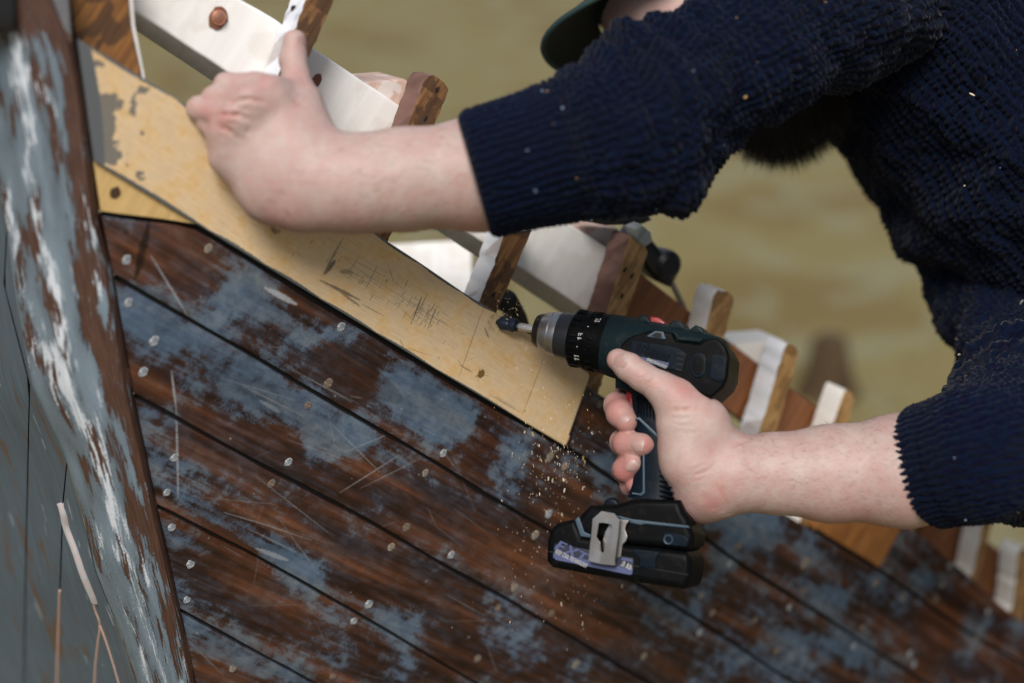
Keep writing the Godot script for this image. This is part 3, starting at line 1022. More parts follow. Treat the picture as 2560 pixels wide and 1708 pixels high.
func build_ribs(foot: Vector3) -> void:
	var bare := textured(wood_tex(256, 256, 51, Color(0.10, 0.042, 0.014), Color(0.26, 0.13, 0.045), Color(0.045, 0.02, 0.01), 0.75), 0.7, Vector3(14, 9, 1))
	var tan_ := textured(wood_tex(256, 256, 55, Color(0.26, 0.14, 0.05), Color(0.42, 0.26, 0.11), Color(0.14, 0.07, 0.025), 0.6), 0.7, Vector3(14, 9, 1))
	var red := textured(wood_tex(256, 256, 58, Color(0.13, 0.06, 0.045), Color(0.23, 0.125, 0.10), Color(0.09, 0.04, 0.03), 0.5), 0.75, Vector3(14, 9, 1))
	var white := textured(wood_tex(256, 256, 61, Color(0.80, 0.78, 0.75), Color(0.88, 0.87, 0.84), Color(0.66, 0.61, 0.54), 0.32), 0.5, Vector3(5, 5, 1))
	var worn := textured(wood_tex(256, 256, 64, Color(0.62, 0.66, 0.72), Color(0.82, 0.84, 0.88), Color(0.26, 0.17, 0.13), 0.55), 0.6, Vector3(9, 7, 1))
	var pitted := mat(lin(0.012, 0.008, 0.006), 0.9)
	# outer face of each rib: left bottom, left top, right top, right bottom, in the picture; depth; the face's wood, the painted side
	var list := [
		[[[690, 205], [790, -70], [868, -70], [748, 195]], 32, bare, worn, [[733, 20]]],
		[[[985, 400], [1030, 290], [1063, 200], [1072, 190], [1086, 188], [1112, 208], [1122, 224], [1086, 318], [1050, 410]], 30, bare, red, [[1092, 225], [1064, 298]]],
		[[[1180, 800], [1204, 745], [1253, 612], [1262, 585], [1330, 575], [1324, 590], [1245, 773], [1225, 820]], 30, bare, worn, [[1235, 737]]],
		[[[1490, 860], [1518, 782], [1575, 600], [1583, 592], [1612, 612], [1620, 632], [1567, 786], [1540, 860]], 30, tan_, red, [[1580, 690], [1555, 740], [1562, 675]]],
		[[[1730, 920], [1766, 825], [1786, 740], [1796, 726], [1820, 730], [1835, 750], [1811, 841], [1785, 920]], 28, tan_, white, []],
		[[[1860, 1190], [1901, 1078], [1962, 874], [1970, 860], [1990, 868], [1997, 884], [1941, 1078], [1905, 1190]], 28, tan_, worn, []],
		[[[2050, 1160], [2084, 1066], [2109, 990], [2116, 976], [2130, 984], [2136, 1000], [2121, 1062], [2090, 1160]], 28, tan_, white, []],
		[[[2250, 1330], [2275, 1260], [2300, 1175], [2325, 1180], [2310, 1260], [2285, 1330]], 28, tan_, white, []],
		[[[2395, 1500], [2435, 1430], [2462, 1300], [2470, 1250], [2495, 1256], [2480, 1310], [2445, 1445], [2425, 1520]], 26, tan_, white, []],
		[[[2490, 1610], [2535, 1510], [2548, 1385], [2558, 1370], [2580, 1380], [2585, 1400], [2560, 1520], [2540, 1640]], 26, tan_, white, []],
		[[[2640, 1760], [2665, 1640], [2680, 1530], [2715, 1540], [2700, 1650], [2680, 1780]], 26, tan_, white, []]]
	for k in list.size():
		var q: Array = list[k]
		var foot_l: Vector2 = Vector2(q[0][0][0], q[0][0][1])
		var foot_r: Vector2 = Vector2(q[0][-1][0], q[0][-1][1])
		var down := ((foot_l + foot_r) - (Vector2(q[0][1][0], q[0][1][1]) + Vector2(q[0][-2][0], q[0][-2][1]))).normalized() * 330.0
		foot_l += down
		foot_r += down
		q[0].push_front([foot_l.x, foot_l.y])
		q[0].push_back([foot_r.x, foot_r.y])
		var poly := roughen(st_poly(q[0], -0.0155), 0.004, 0.00035)
		# the body of the rib carries the side's paint, a bare face of a few millimetres lies on it
		var b := MB.new()
		var deep: float = q[1] * 0.001
		prism(b, hull, poly, -0.0165 - deep, -0.0172, 0.0011, 2, 1.0)
		var o := put("rib", mesh_of(b, foot, 40.0), q[3], boat)
		var fb := MB.new()
		prism(fb, hull, poly, -0.0172, -0.0155, 0.0006, 2, 1.0)
		put("bare_face", mesh_of(fb, foot, 40.0), q[2], o)
		for hole in q[4]:
			put("nail_hole", disc(hb(hole[0], hole[1], -15.4), hull.basis.z, hull.basis.x, 0.0013, 0.0024, 0.0002, foot, 0.25), pitted, o)
	# the wide first frame beside the stem, with a white edge
	var f0 := MB.new()
	prism(f0, hull, st_poly([[168, -90], [176, 0], [190, 110], [230, 230], [362, 245], [352, 180], [326, 60], [314, -90]], -0.0155), -0.05, -0.0155, 0.0012)
	var frame := put("rib", mesh_of(f0, foot, 40.0), textured(wood_tex(256, 256, 52, Color(0.13, 0.05, 0.012), Color(0.30, 0.13, 0.03), Color(0.05, 0.022, 0.01), 0.8), 0.65, Vector3(12, 9, 1)), boat)
	tag(frame, "broad orange brown frame next to the stem")
	var fe := MB.new()
	prism(fe, hull, st_poly([[314, -90], [326, 60], [352, 180], [362, 245], [370, 250], [361, 182], [338, 62], [326, -90]], -0.018), -0.05, -0.018, 0.0008)
	put("painted_edge", mesh_of(fe, foot, 40.0), white, frame)
	# the stringer inside the ribs: white up to the fifth rib, varnished beyond
	var face := -0.0495
	var top := [[420, -125], [604, 0], [690, 49], [800, 131], [984, 253], [1240, 428], [1453, 578], [1560, 645]]
	var low := [[180, -75], [327, 24], [563, 180], [900, 404], [1290, 664], [1469, 783], [1560, 845]]
	var tl := top.duplicate()
	tl.reverse()
	var sb := MB.new()
	prism(sb, hull, roughen(st_poly(low + tl, face), 0.012, 0.0002), face - 0.034, face, 0.0025, 3, 1.0)
	var stringer := put("stringer", mesh_of(sb, foot, 40.0), white, boat)
	tag(stringer, "white painted stringer behind the ribs")
	var ub := MB.new()
	for i in 30:
		var x := lerpf(200, 1545, i / 29.0)
		var y := on_line(low, x)
		ub.p(on_plane(hull, x + 1, y - 4, face - 0.001), Vector2(i * 0.04, 0))
		ub.p(on_plane(hull, x - 12, y + 36, face - 0.036), Vector2(i * 0.04, 0.05))
		ub.p(on_plane(hull, x - 12, y - 20, face - 0.045), Vector2(i * 0.04, 0.1))
	ub.grid(0, 3, 30, true)
	put("lower_batten", mesh_of(ub, foot, 40.0), white, stringer)
	var vb := MB.new()
	prism(vb, hull, st_poly([[1562, 846], [1700, 945], [1840, 1040], [2060, 1200], [2300, 1390], [2700, 1690], [2740, 1560], [2320, 1240], [2035, 1013], [1974, 968], [1835, 862], [1725, 779], [1562, 652]], face), face - 0.026, face, 0.002, 2, 1.0)
	tag(put("stringer", mesh_of(vb, foot, 40.0), textured(wood_tex(256, 256, 66, Color(0.13, 0.045, 0.014), Color(0.24, 0.09, 0.03), Color(0.17, 0.06, 0.02), 0.3), 0.5, Vector3(6, 3, 1)), boat), "varnished brown stringer behind the far ribs")
	# copper rivet and the open hole in the stringer
	var copper := mat(lin(0.62, 0.30, 0.20), 0.38, 0.9)
	var rim := mat(lin(0.18, 0.07, 0.035), 0.7)
	var rv := put("rivet", disc(hb(545, 46, face * 1000 + 0.6), hull.basis.z, hull.basis.x, 0.0068, 0.0082, 0.0008, foot, 0.1), rim, stringer)
	var hd := MB.new()
	var rc := hb(546, 44, face * 1000 + 1.2)
	lathe(hd, Transform3D(Basis(hull.basis.z, hull.basis.x, hull.basis.y), rc), [[0.0, 0.0052], [0.0012, 0.0054], [0.0026, 0.0044], [0.0032, 0.0024]], 20)
	put("copper_head", mesh_of(hd, foot, 30.0), copper, rv)
	put("bolt_hole", disc(hb(790, 203, face * 1000 + 0.3), hull.basis.z, hull.basis.x, 0.0035, 0.006, 0.0003, foot, 0.08), rim, stringer)
	# ends of the inner frames that stand behind some ribs
	var pink := textured(wood_tex(256, 256, 68, Color(0.52, 0.34, 0.27), Color(0.64, 0.46, 0.38), Color(0.76, 0.74, 0.72), 0.6), 0.6, Vector3(10, 10, 1))
	for q in [[[[905, 206], [1012, 198], [1028, 210], [1000, 330], [960, 390], [900, 330]], -0.062, -0.12, pink], [[[1400, 560], [1545, 572], [1560, 590], [1530, 660], [1440, 660]], -0.062, -0.11, pink], [[[1838, 862], [1960, 852], [1950, 900], [1890, 960], [1850, 900]], -0.058, -0.10, white]]:
		var g := MB.new()
		prism(g, hull, st_poly(q[0], q[1]), q[2], q[1], 0.0015)
		put("frame_end", mesh_of(g, foot, 40.0), q[3], boat)
	# white board inside the boat, lit from the sky
	var board := MB.new()
	var bc := at(1080, 690, 1.42)
	var by := (view.basis * Vector3(0.02, 0.72, -0.69)).normalized()
	var bxx := (view.basis * Vector3(1, 0.05, 0)).normalized()
	var bf := Transform3D(Basis(bxx, by, bxx.cross(by)).orthonormalized(), bc)
	prism(board, bf, PackedVector2Array([Vector2(-0.16, -0.1), Vector2(0.04, -0.1), Vector2(0.04, 0.052), Vector2(-0.16, 0.05)]), -0.018, 0.0, 0.002)
	tag(put("thwart", mesh_of(board, foot, 40.0), white, boat), "bright white board inside the boat")

# ------------------------------------------------------------------ the pale plank
func build_plank() -> void:
	var w := 2048
	var h := 512
	var s_lo := -0.02
	var s_w := 0.52
	var t_hi := 0.02
	var t_h := 0.13
	var grain := noise(w, h, 0.16, 11, 4, FastNoiseLite.TYPE_SIMPLEX_SMOOTH, 16, 1)
	var big := noise(w, h, 0.01, 12, 4)
	var fine := noise(w, h, 0.35, 13, 3)
	var mid := noise(w, h, 0.035, 14, 4)
	var list := []
	var pp := func(px: float, py: float) -> Vector2:
		var p := st(px, py, 0.005)
		return Vector2((p.x - s_lo) / s_w * w, (t_hi - p.y) / t_h * h)
	# grey paint that is left on the plank
	for q in [[250, 290, 34, 60, .6], [275, 255, 35, 16, .5], [262, 330, 22, 40, .5], [335, 270, 10, 26, .5], [356, 228, 18, 12, .55], [245, 160, 22, 10, .5], [360, 332, 12, 10, .45], [460, 305, 10, 9, .4], [280, 395, 40, 30, .5], [355, 438, 22, 14, .45], [310, 175, 10, 6, .3]]:
		var c: Vector2 = pp.call(q[0], q[1])
		list.append([c.x / w, c.y / h, q[2] * 1.35 / h, q[3] * 1.35 / h, -0.5, q[4]])
	var left := blobs(w, h, 0.04, list, float(w) / h)
	var dark := PackedByteArray()
	dark.resize(w * h)
	# black scuffs and saw marks
	for q in [[676, 560, 690, 585, 7, .7], [690, 575, 700, 580, 6, .6], [805, 690, 860, 590, 3, .7], [812, 685, 838, 650, 7, .8], [870, 680, 900, 640, 2, .5], [850, 678, 880, 680, 8, .5], [800, 700, 900, 750, 5, .75], [850, 730, 900, 765, 4, .7], [905, 760, 960, 790, 2, .6], [860, 640, 960, 690, 1.5, .4], [970, 665, 985, 705, 2, .5], [915, 720, 945, 660, 2, .6],
			[1032, 800, 1055, 740, 3, .9], [1040, 790, 1068, 735, 2, .8], [1010, 720, 1020, 700, 2, .6], [1068, 825, 1092, 765, 2.5, .8], [1046, 770, 1120, 815, 1.5, .5], [1000, 770, 1050, 815, 1.2, .5], [1005, 745, 1075, 780, 1.2, .5], [990, 775, 1010, 740, 1.5, .5], [1060, 800, 1075, 760, 1.5, .6], [930, 695, 1080, 790, 0.9, .5], [870, 655, 960, 715, 0.9, .4], [1100, 800, 1130, 820, 1.0, .4],
			[690, 520, 1000, 700, 0.8, .35], [800, 640, 1050, 800, 0.8, .3], [1000, 850, 1010, 870, 3, .4], [1018, 870, 1080, 890, 1.5, .5], [1145, 900, 1165, 925, 2, .5], [1148, 912, 1182, 930, 2.5, .6], [1222, 985, 1300, 1030, 2.5, .55], [1240, 990, 1290, 1020, 1.5, .4], [1212, 820, 1222, 845, 4, .6], [1160, 905, 1200, 890, 1, .3]]:
		stroke(dark, w, h, pp.call(q[0], q[1]), pp.call(q[2], q[3]), q[4] * 1.1 + 0.4, minf(1.0, q[5] * 1.1), 0.85)
	# pencil lines across
	for q in [[1210, 765, 1146, 945], [1362, 890, 1305, 1040]]:
		stroke(dark, w, h, pp.call(q[0], q[1]), pp.call(q[2], q[3]), 1.6, 0.75, 0.3)
	for k in 240:
		var c := Vector2(rng.randf_range(500, 1450), rng.randf() * h)
		stroke(dark, w, h, c, c + Vector2(rng.randf_range(8, 60), rng.randf_range(-3, 3)), rng.randf_range(0.6, 1.4), rng.randf_range(0.1, 0.4))
	for k in 60:
		var c := Vector2(rng.randf_range(650, 1300), rng.randf_range(0.3, 1.0) * h)
		stroke(dark, w, h, c, c + Vector2(rng.randf_range(-6, 6), rng.randf_range(15, 50)), rng.randf_range(0.4, 0.9), rng.randf_range(0.15, 0.5))
	for c in [[1040, 770, 16, 36], [1085, 800, 9, 30], [960, 700, 8, 22], [845, 640, 9, 26], [905, 690, 7, 22], [1010, 745, 8, 20], [1120, 850, 6, 16], [760, 610, 6, 20]]:
		for k in c[2]:
			var q: Vector2 = pp.call(c[0] + rng.randfn() * 22, c[1] + rng.randfn() * 16)
			var l: float = c[3] * rng.randf_range(0.3, 1.2)
			stroke(dark, w, h, q, q + Vector2(rng.randf_range(-2, 2), l), rng.randf_range(1.0, 2.4), rng.randf_range(0.4, 0.95), 0.8)
			if k % 2 == 0: stroke(dark, w, h, q, q + Vector2(l * 1.8, rng.randf_range(-3, 3)), rng.randf_range(0.8, 1.6), rng.randf_range(0.3, 0.7), 0.8)
	# painted rim along the edges
	var edge := PackedByteArray()
	edge.resize(w * h)
	var rim := [[196, 98], [441, 245], [506, 290], [939, 584], [1053, 659], [1155, 729], [1243, 782]]
	for i in rim.size() - 1: stroke(edge, w, h, pp.call(rim[i][0], rim[i][1]), pp.call(rim[i + 1][0], rim[i + 1][1]), 9.0, 0.95, 0.5)
	for i in 4: stroke(edge, w, h, pp.call(198 + i * 7, 105), pp.call(236 + i * 7, 408), 14.0, 1.0, 0.1)
	var lowe := [[236, 402], [520, 576], [660, 661], [800, 747], [940, 832], [1080, 917], [1310, 1055]]
	for i in lowe.size() - 1: stroke(edge, w, h, pp.call(lowe[i][0], lowe[i][1]), pp.call(lowe[i + 1][0], lowe[i + 1][1]), 10.0 - 0.8 * i, 1.0, 0.5)
	var d := PackedByteArray()
	d.resize(w * h * 3)
	var to8 := PackedByteArray()
	to8.resize(1025)
	for i in 1025: to8[i] = Color(i / 1024.0, 0, 0).linear_to_srgb().r8
	for i in w * h:
		var g := grain[i] / 255.0
		var f := fine[i] / 255.0
		var k := 0.86 + 0.17 * g + 0.14 * (f - 0.5) + 0.16 * (big[i] / 255.0 - 0.5)
		var warm := clampf((big[i] / 255.0 - 0.4) * 1.5 + (mid[i] / 255.0 - 0.5) * 0.8, 0.0, 1.0)
		var r := lerpf(0.68, 0.62, warm) * k
		var gg := lerpf(0.51, 0.40, warm) * k
		var bb := lerpf(0.315, 0.165, warm) * k
		var e := clampf((left[i] / 255.0 + (mid[i] / 255.0 - 0.5) * 0.5 + (f - 0.5) * 0.1 - 0.36) * 14.0, 0.0, 0.85)
		e = maxf(e, clampf((edge[i] / 255.0 + (mid[i] / 255.0 - 0.5) * 0.4 + (f - 0.5) * 0.4 - 0.45) * 8.0, 0.0, 1.0))
		r = lerpf(r, 0.095, e); gg = lerpf(gg, 0.105, e); bb = lerpf(bb, 0.11, e)
		var s := clampf(dark[i] / 255.0 * (0.6 + 0.8 * f), 0.0, 1.0)
		r = lerpf(r, 0.05, s); gg = lerpf(gg, 0.042, s); bb = lerpf(bb, 0.04, s)
		d[i * 3] = to8[int(clampf(r, 0, 1) * 1024.0)]
		d[i * 3 + 1] = to8[int(clampf(gg, 0, 1) * 1024.0)]
		d[i * 3 + 2] = to8[int(clampf(bb, 0, 1) * 1024.0)]
	var m := textured(tex(w, h, d), 0.52)
	m.heightmap_enabled = true
	m.heightmap_texture = tex(w, h, fine)
	m.heightmap_scale = 0.02
	var base := hb(800, 640, -8)
	var o := thing("wooden_plank", base, "long pale yellow plank with grey paint scuffs held against the ribs", "plank")
	var outline := [[196, 98], [441, 245], [506, 290], [939, 584], [1053, 659], [1155, 729], [1243, 784], [1360, 860], [1472, 934], [1475, 941], [1468, 962], [1424, 1086], [1426, 1092], [1416, 1114], [1408, 1113], [1080, 919], [800, 749], [520, 578], [236, 404]]
	var poly := st_poly(outline, 0.005)
	var b := MB.new()
	prism(b, hull, poly, -0.0152, 0.005, 0.0011, 3, 1.0)
	for i in b.uv.size():
		var p := hull.affine_inverse() * b.v[i]
		b.uv[i] = Vector2((p.x - s_lo) / s_w, (t_hi - p.y) / t_h)
	put("board", mesh_of(b, base, 40.0), m, o)
	# the drilled hole, its splinters and the countersink under the bit
	var dark_hole := mat(lin(0.16, 0.09, 0.025), 0.9)
	put("screw_hole", disc(hb(1203, 935, 5.0), hull.basis.z, hull.basis.x, 0.0030, 0.0036, 0.00025, base, 0.1), dark_hole, o)
	var sp := MB.new()
	for q in [[1203, 935, 26, 0.0036], [1240, 806, 70, 0.0055]]:
		var c := hb(q[0], q[1], 5.2)
		for i in q[2]:
			var a := rng.randf() * TAU
			var dir := hull.basis.x * cos(a) + hull.basis.y * sin(a)
			var p: Vector3 = c + dir * q[3] * rng.randf_range(0.75, 1.35)
			var tip := p + dir * rng.randf_range(0.0006, 0.003) + hull.basis.z * rng.randf_range(0.0003, 0.0025)
			var side := hull.basis.z.cross(dir) * rng.randf_range(0.0003, 0.0008)
			var f := sp.v.size()
			sp.p(p - side); sp.p(p + side); sp.p(tip)
			sp.p(p + hull.basis.z * 0.0004)
			sp.tri(f, f + 1, f + 2); sp.tri(f, f + 2, f + 3); sp.tri(f + 1, f + 3, f + 2)
	var spl := put("splinters", mesh_of(sp, base, 20.0, hull.basis.z), mat(lin(0.62, 0.5, 0.28), 0.8), o)
	tag(spl, "", "", "", "stuff")

# ------------------------------------------------------------------ clamps on the ribs
func build_clamps() -> void:
	var black := mat(lin(0.012, 0.013, 0.016), 0.42)
	var steel := mat(lin(0.36, 0.35, 0.33), 0.4, 0.85)
	var base := hb(1600, 600, -60)
	var o := thing("clamp", base, "black hand clamp gripping the tall rib below the sweater sleeve", "clamp", "clamps on the ribs")
	var b := MB.new()
	prism(b, hull, st_poly([[1470, 556], [1490, 536], [1575, 524], [1622, 536], [1634, 552], [1610, 562], [1520, 566]], -0.03), -0.055, -0.03, 0.004, 3)
	put("upper_jaw", mesh_of(b, base, 40.0), black, o)
	b = MB.new()
	prism(b, hull, st_poly([[1590, 600], [1612, 570], [1650, 618], [1672, 650], [1700, 690], [1682, 722], [1650, 706], [1612, 660]], -0.05), -0.085, -0.05, 0.006, 3)
	put("handle", mesh_of(b, base, 40.0), black, o)
	b = MB.new()
	lathe(b, Transform3D(Basis(hull.basis.z, hull.basis.x, hull.basis.y), hb(1672, 665, -50)), [[-0.03, 0.012], [-0.006, 0.014], [0.0, 0.013], [0.004, 0.009]], 20)
	put("knob", mesh_of(b, base, 35.0), black, o)
	b = MB.new()
	tube(b, [hb(1676, 700, -60), hb(1694, 738, -60), hb(1712, 776, -60)], 0.0026, 10)
	put("rod", mesh_of(b, base), steel, o)
	b = MB.new()
	prism(b, hull, st_poly([[1584, 572], [1606, 562], [1630, 582], [1634, 606], [1614, 620], [1592, 602]], -0.012), -0.0285, -0.012, 0.003, 3)
	put("pad", mesh_of(b, base, 40.0), textured(wood_tex(64, 64, 97, Color(0.20, 0.22, 0.22), Color(0.4, 0.42, 0.41), Color(0.12, 0.11, 0.09), 0.5), 0.7, Vector3(20, 20, 1)), o)
	base = hb(1290, 760, -70)
	o = thing("clamp", base, "dark clamp behind the plank just above the drill bit", "clamp", "clamps on the ribs")
	b = MB.new()
	lathe(b, Transform3D(Basis(hull.basis.z, hull.basis.x, hull.basis.y), hb(1268, 754, -58)), [[-0.03, 0.008], [-0.004, 0.0098], [0.0, 0.009], [0.002, 0.006]], 20)
	put("knob", mesh_of(b, base, 35.0), black, o)
	b = MB.new()
	prism(b, hull, st_poly([[1276, 735], [1296, 740], [1322, 790], [1338, 850], [1310, 880], [1288, 820]], -0.06), -0.085, -0.06, 0.004, 2)
	put("handle", mesh_of(b, base, 40.0), mat(lin(0.03, 0.02, 0.012), 0.6), o)
	b = MB.new()
	prism(b, hull, st_poly([[1278, 730], [1292, 734], [1298, 752], [1290, 770], [1280, 772]], -0.062), -0.075, -0.062, 0.003, 2)
	put("pad", mesh_of(b, base, 40.0), mat(lin(0.6, 0.6, 0.62), 0.5), o)

# ------------------------------------------------------------------ the drill
func dpoly(pts: Array, z_mm: float) -> PackedVector2Array:
	var out := PackedVector2Array()
	for p in pts:
		var q := dl(p[0], p[1], z_mm)
		out.append(Vector2(q.x, q.y))
	var area := 0.0
	for i in out.size(): area += out[i].cross(out[(i + 1) % out.size()])
	if area < 0.0: out.reverse()
	return out

func dpart(called: String, b: MB, m: Material, parent: Node, crease := 38.0) -> MeshInstance3D:
	return put(called, mesh_of(b, Vector3.ZERO, crease), m, parent)

func dplate(called: String, pts: Array, z0: float, z1: float, r: float, m: Material, parent: Node, steps := 2) -> MeshInstance3D:
	var b := MB.new()
	prism(b, Transform3D.IDENTITY, dpoly(pts, z1), z0 * 0.001, z1 * 0.001, r * 0.001, steps, 20.0)
	return dpart(called, b, m, parent)

func dtext(called: String, words: String, px: float, py: float, z_mm: float, high: float, wide: float, m: Material, parent: Node, slant := 0.0, turn := 0.0, deep := 0.0003, bold := false) -> MeshInstance3D:
	var t := TextMesh.new()
	var f := SystemFont.new()
	f.font_names = PackedStringArray(["Droid Sans"])
	f.font_weight = 700 if bold else 500
	t.font = f
	t.text = words
	t.font_size = 64
	t.pixel_size = 0.001
	t.depth = 0.01
	t.curve_step = 1.5
	var size := t.get_aabb().size
	var o := put(called, t, m, parent)
	var c := dl(px, py, z_mm)
	var sx := wide / size.x
	var sy := high / size.y
	var bas := Basis(Vector3(sx, 0, 0), Vector3(slant * sy, sy, 0), Vector3(0, 0, deep / 0.01))
	o.transform = Transform3D(Basis(Vector3(0, 0, 1), turn) * bas, c)
	return o

func build_drill() -> void:
	var o := Node3D.new()
	o.name = numbered("cordless_drill")
	add_child(o)
	o.transform = drill
	tag(o, "dark blue and black cordless drill gripped in the right hand, boring into the plank", "drill")
	var fine := noise(256, 256, 0.35, 101, 3)
	var dirt := noise(256, 256, 0.03, 102, 5)
	var mk := func(c: Color, rough: float, dust: Color, amount: float) -> StandardMaterial3D:
		var d := PackedByteArray()
		d.resize(256 * 256 * 3)
		for i in 256 * 256:
			var k := (0.88 + 0.24 * fine[i] / 255.0)
			var e := amount * ss(0.58, 0.8, dirt[i] / 255.0 * 0.75 + fine[i] / 255.0 * 0.25)
			var q := (c * k).lerp(dust, e).clamp().linear_to_srgb()
			d[i * 3] = q.r8; d[i * 3 + 1] = q.g8; d[i * 3 + 2] = q.b8
		var m := textured(tex(256, 256, d), rough, Vector3(14, 14, 14))
		m.uv1_triplanar = true
		m.metallic_specular = 0.17
		m.heightmap_enabled = true
		m.heightmap_texture = tex(256, 256, fine)
		m.heightmap_scale = 0.01
		return m
	var dust := Color(0.16, 0.12, 0.08)
	var teal: StandardMaterial3D = mk.call(Color(0.0060, 0.0135, 0.0170), 0.36, dust, 0.06)
	var rubber: StandardMaterial3D = mk.call(Color(0.0022, 0.0026, 0.0032), 0.40, dust, 0.03)
	var navy: StandardMaterial3D = mk.call(Color(0.0042, 0.0080, 0.0135), 0.36, dust, 0.04)
	var trim := mat(lin(0.022, 0.05, 0.078), 0.45)
	var slot := mat(lin(0.003, 0.003, 0.004), 0.8)
	var steel := mat(lin(0.48, 0.47, 0.45), 0.32, 1.0)
	var ink := mat(lin(0.34, 0.34, 0.33), 0.6)
	var violet := mat(lin(0.048, 0.060, 0.150), 0.5)
	var redm := mat(lin(0.30, 0.01, 0.015), 0.4)
	var ax := func(px: float) -> float: return dl(px, 808.0 + (px - 1245.0) * 0.2, 0).x
	var dull := mat(lin(0.0035, 0.005, 0.009), 0.5)
	dull.metallic_specular = 0.15
	# bit and countersink
	var b := MB.new()
	lathe(b, Transform3D.IDENTITY, [[ax.call(1236), 0.0012], [ax.call(1246), 0.003], [ax.call(1252), 0.0052], [ax.call(1256), 0.0056], [ax.call(1270), 0.0056], [ax.call(1274), 0.0051], [ax.call(1278), 0.0057], [ax.call(1289), 0.0056], [ax.call(1293), 0.0044], [ax.call(1294), 0.0028]], 18)
	var bit := dpart("bit", b, mat(lin(0.02, 0.03, 0.05), 0.4, 0.5), o)
	b = MB.new()
	lathe(b, Transform3D.IDENTITY, [[ax.call(1292), 0.0022], [ax.call(1300), 0.0031], [ax.call(1350), 0.0031]], 6)
	dpart("shank", b, steel, bit, 20.0)
	# chuck
	b = MB.new()
	lathe(b, Transform3D.IDENTITY, [[ax.call(1341), 0.0060], [ax.call(1339), 0.0095], [ax.call(1341), 0.0118], [ax.call(1347), 0.0130], [ax.call(1358), 0.0140]], 40)
	dpart("chuck_nose", b, mat(lin(0.012, 0.011, 0.011), 0.35, 0.3), o)
	b = MB.new()
	lathe(b, Transform3D.IDENTITY, [[ax.call(1357), 0.0138], [ax.call(1359), 0.0145], [ax.call(1372), 0.0160], [ax.call(1378), 0.0163], [ax.call(1379), 0.0166], [ax.call(1383), 0.0166], [ax.call(1384), 0.0169], [ax.call(1395), 0.0173], [ax.call(1400), 0.0173]], 48)
	dpart("chuck_sleeve", b, mat(lin(0.34, 0.34, 0.35), 0.36, 1.0), o)
	b = MB.new()
	lathe(b, Transform3D.IDENTITY, [[ax.call(1399), 0.0172], [ax.call(1401), 0.0177], [ax.call(1436), 0.0186], [ax.call(1440), 0.0184]], 48)
	dpart("chuck_grip", b, mat(lin(0.022, 0.024, 0.03), 0.35, 0.4), o)
	# torque ring with its flutes and numbers
	b = MB.new()
	lathe(b, Transform3D.IDENTITY, [[ax.call(1434), 0.0200], [ax.call(1437), 0.0213], [ax.call(1442), 0.0218], [ax.call(1466), 0.0221], [ax.call(1472), 0.0222], [ax.call(1474), 0.0228], [ax.call(1478), 0.0228], [ax.call(1480), 0.0222], [ax.call(1508), 0.0224], [ax.call(1514), 0.0230], [ax.call(1522), 0.0230]], 56)
	var ring := dpart("torque_ring", b, rubber, o)
	for k in 30:
		var a := TAU * k / 30.0
		if k % 3 == 2: continue
		b = MB.new()
		var f := Transform3D(Basis(Vector3(1, 0, 0), a), Vector3.ZERO)
		prism(b, f * Transform3D(Basis(Vector3(1, 0, 0), Vector3(0, 1, 0), Vector3(0, 0, 1)), Vector3(0, 0, 0)), PackedVector2Array([Vector2(ax.call(1440), -0.0012), Vector2(ax.call(1460), -0.0012), Vector2(ax.call(1460), 0.0012), Vector2(ax.call(1440), 0.0012)]), 0.0205, 0.0229, 0.0006, 2, 20.0)
		dpart("flute", b, rubber, ring)
	for k in 22:
		var a := TAU * k / 22.0
		b = MB.new()
		prism(b, Transform3D(Basis(Vector3(1, 0, 0), a), Vector3.ZERO), PackedVector2Array([Vector2(ax.call(1485), -0.0009), Vector2(ax.call(1500), -0.0009), Vector2(ax.call(1500), 0.0009), Vector2(ax.call(1485), 0.0009)]), 0.021, 0.0232, 0.0005, 2, 20.0)
		dpart("flute", b, rubber, ring)
	var curved := func(words: String, px: float, py: float, high: float) -> void:
		# digits lie round the ring, read from the chuck side up
		var x: float = ax.call(px)
		var y: float = dl(px, py, 20).y
		var r := 0.02235
		var a := asin(clampf(y / r, -0.98, 0.98))
		var t := TextMesh.new()
		var fo := SystemFont.new()
		fo.font_names = PackedStringArray(["Droid Sans"])
		fo.font_weight = 700
		t.font = fo
		t.text = words
		t.font_size = 48
		t.pixel_size = 0.001
		t.depth = 0.01
		var q := put("number", t, ink, ring)
		var k := high / 0.036
		var out := Vector3(0, sin(a), cos(a))
		var up := Vector3(-1, 0, 0)
		q.transform = Transform3D(Basis(up.cross(out) * k, up * k, out * 0.02), Vector3(x, 0, 0) + out * r)
	curved.call("15", 1497, 800, 0.0042)
	curved.call("13", 1470, 846, 0.0042)
	curved.call("11", 1466, 899, 0.0042)
	for q in [[1481, 819], [1466, 872], [1474, 922]]:
		var y: float = dl(q[0], q[1], 20).y
		var a := asin(clampf(y / 0.0223, -0.98, 0.98))
		b = MB.new()
		lathe(b, Transform3D(Basis(Vector3(0, sin(a), cos(a)), Vector3(1, 0, 0), Vector3(0, cos(a), -sin(a))), Vector3(ax.call(q[0]), sin(a) * 0.0222, cos(a) * 0.0222)), [[0.0, 0.0005], [0.0003, 0.0005]], 10)
		dpart("dot", b, ink, ring)
	# gear housing and motor housing
	b = MB.new()
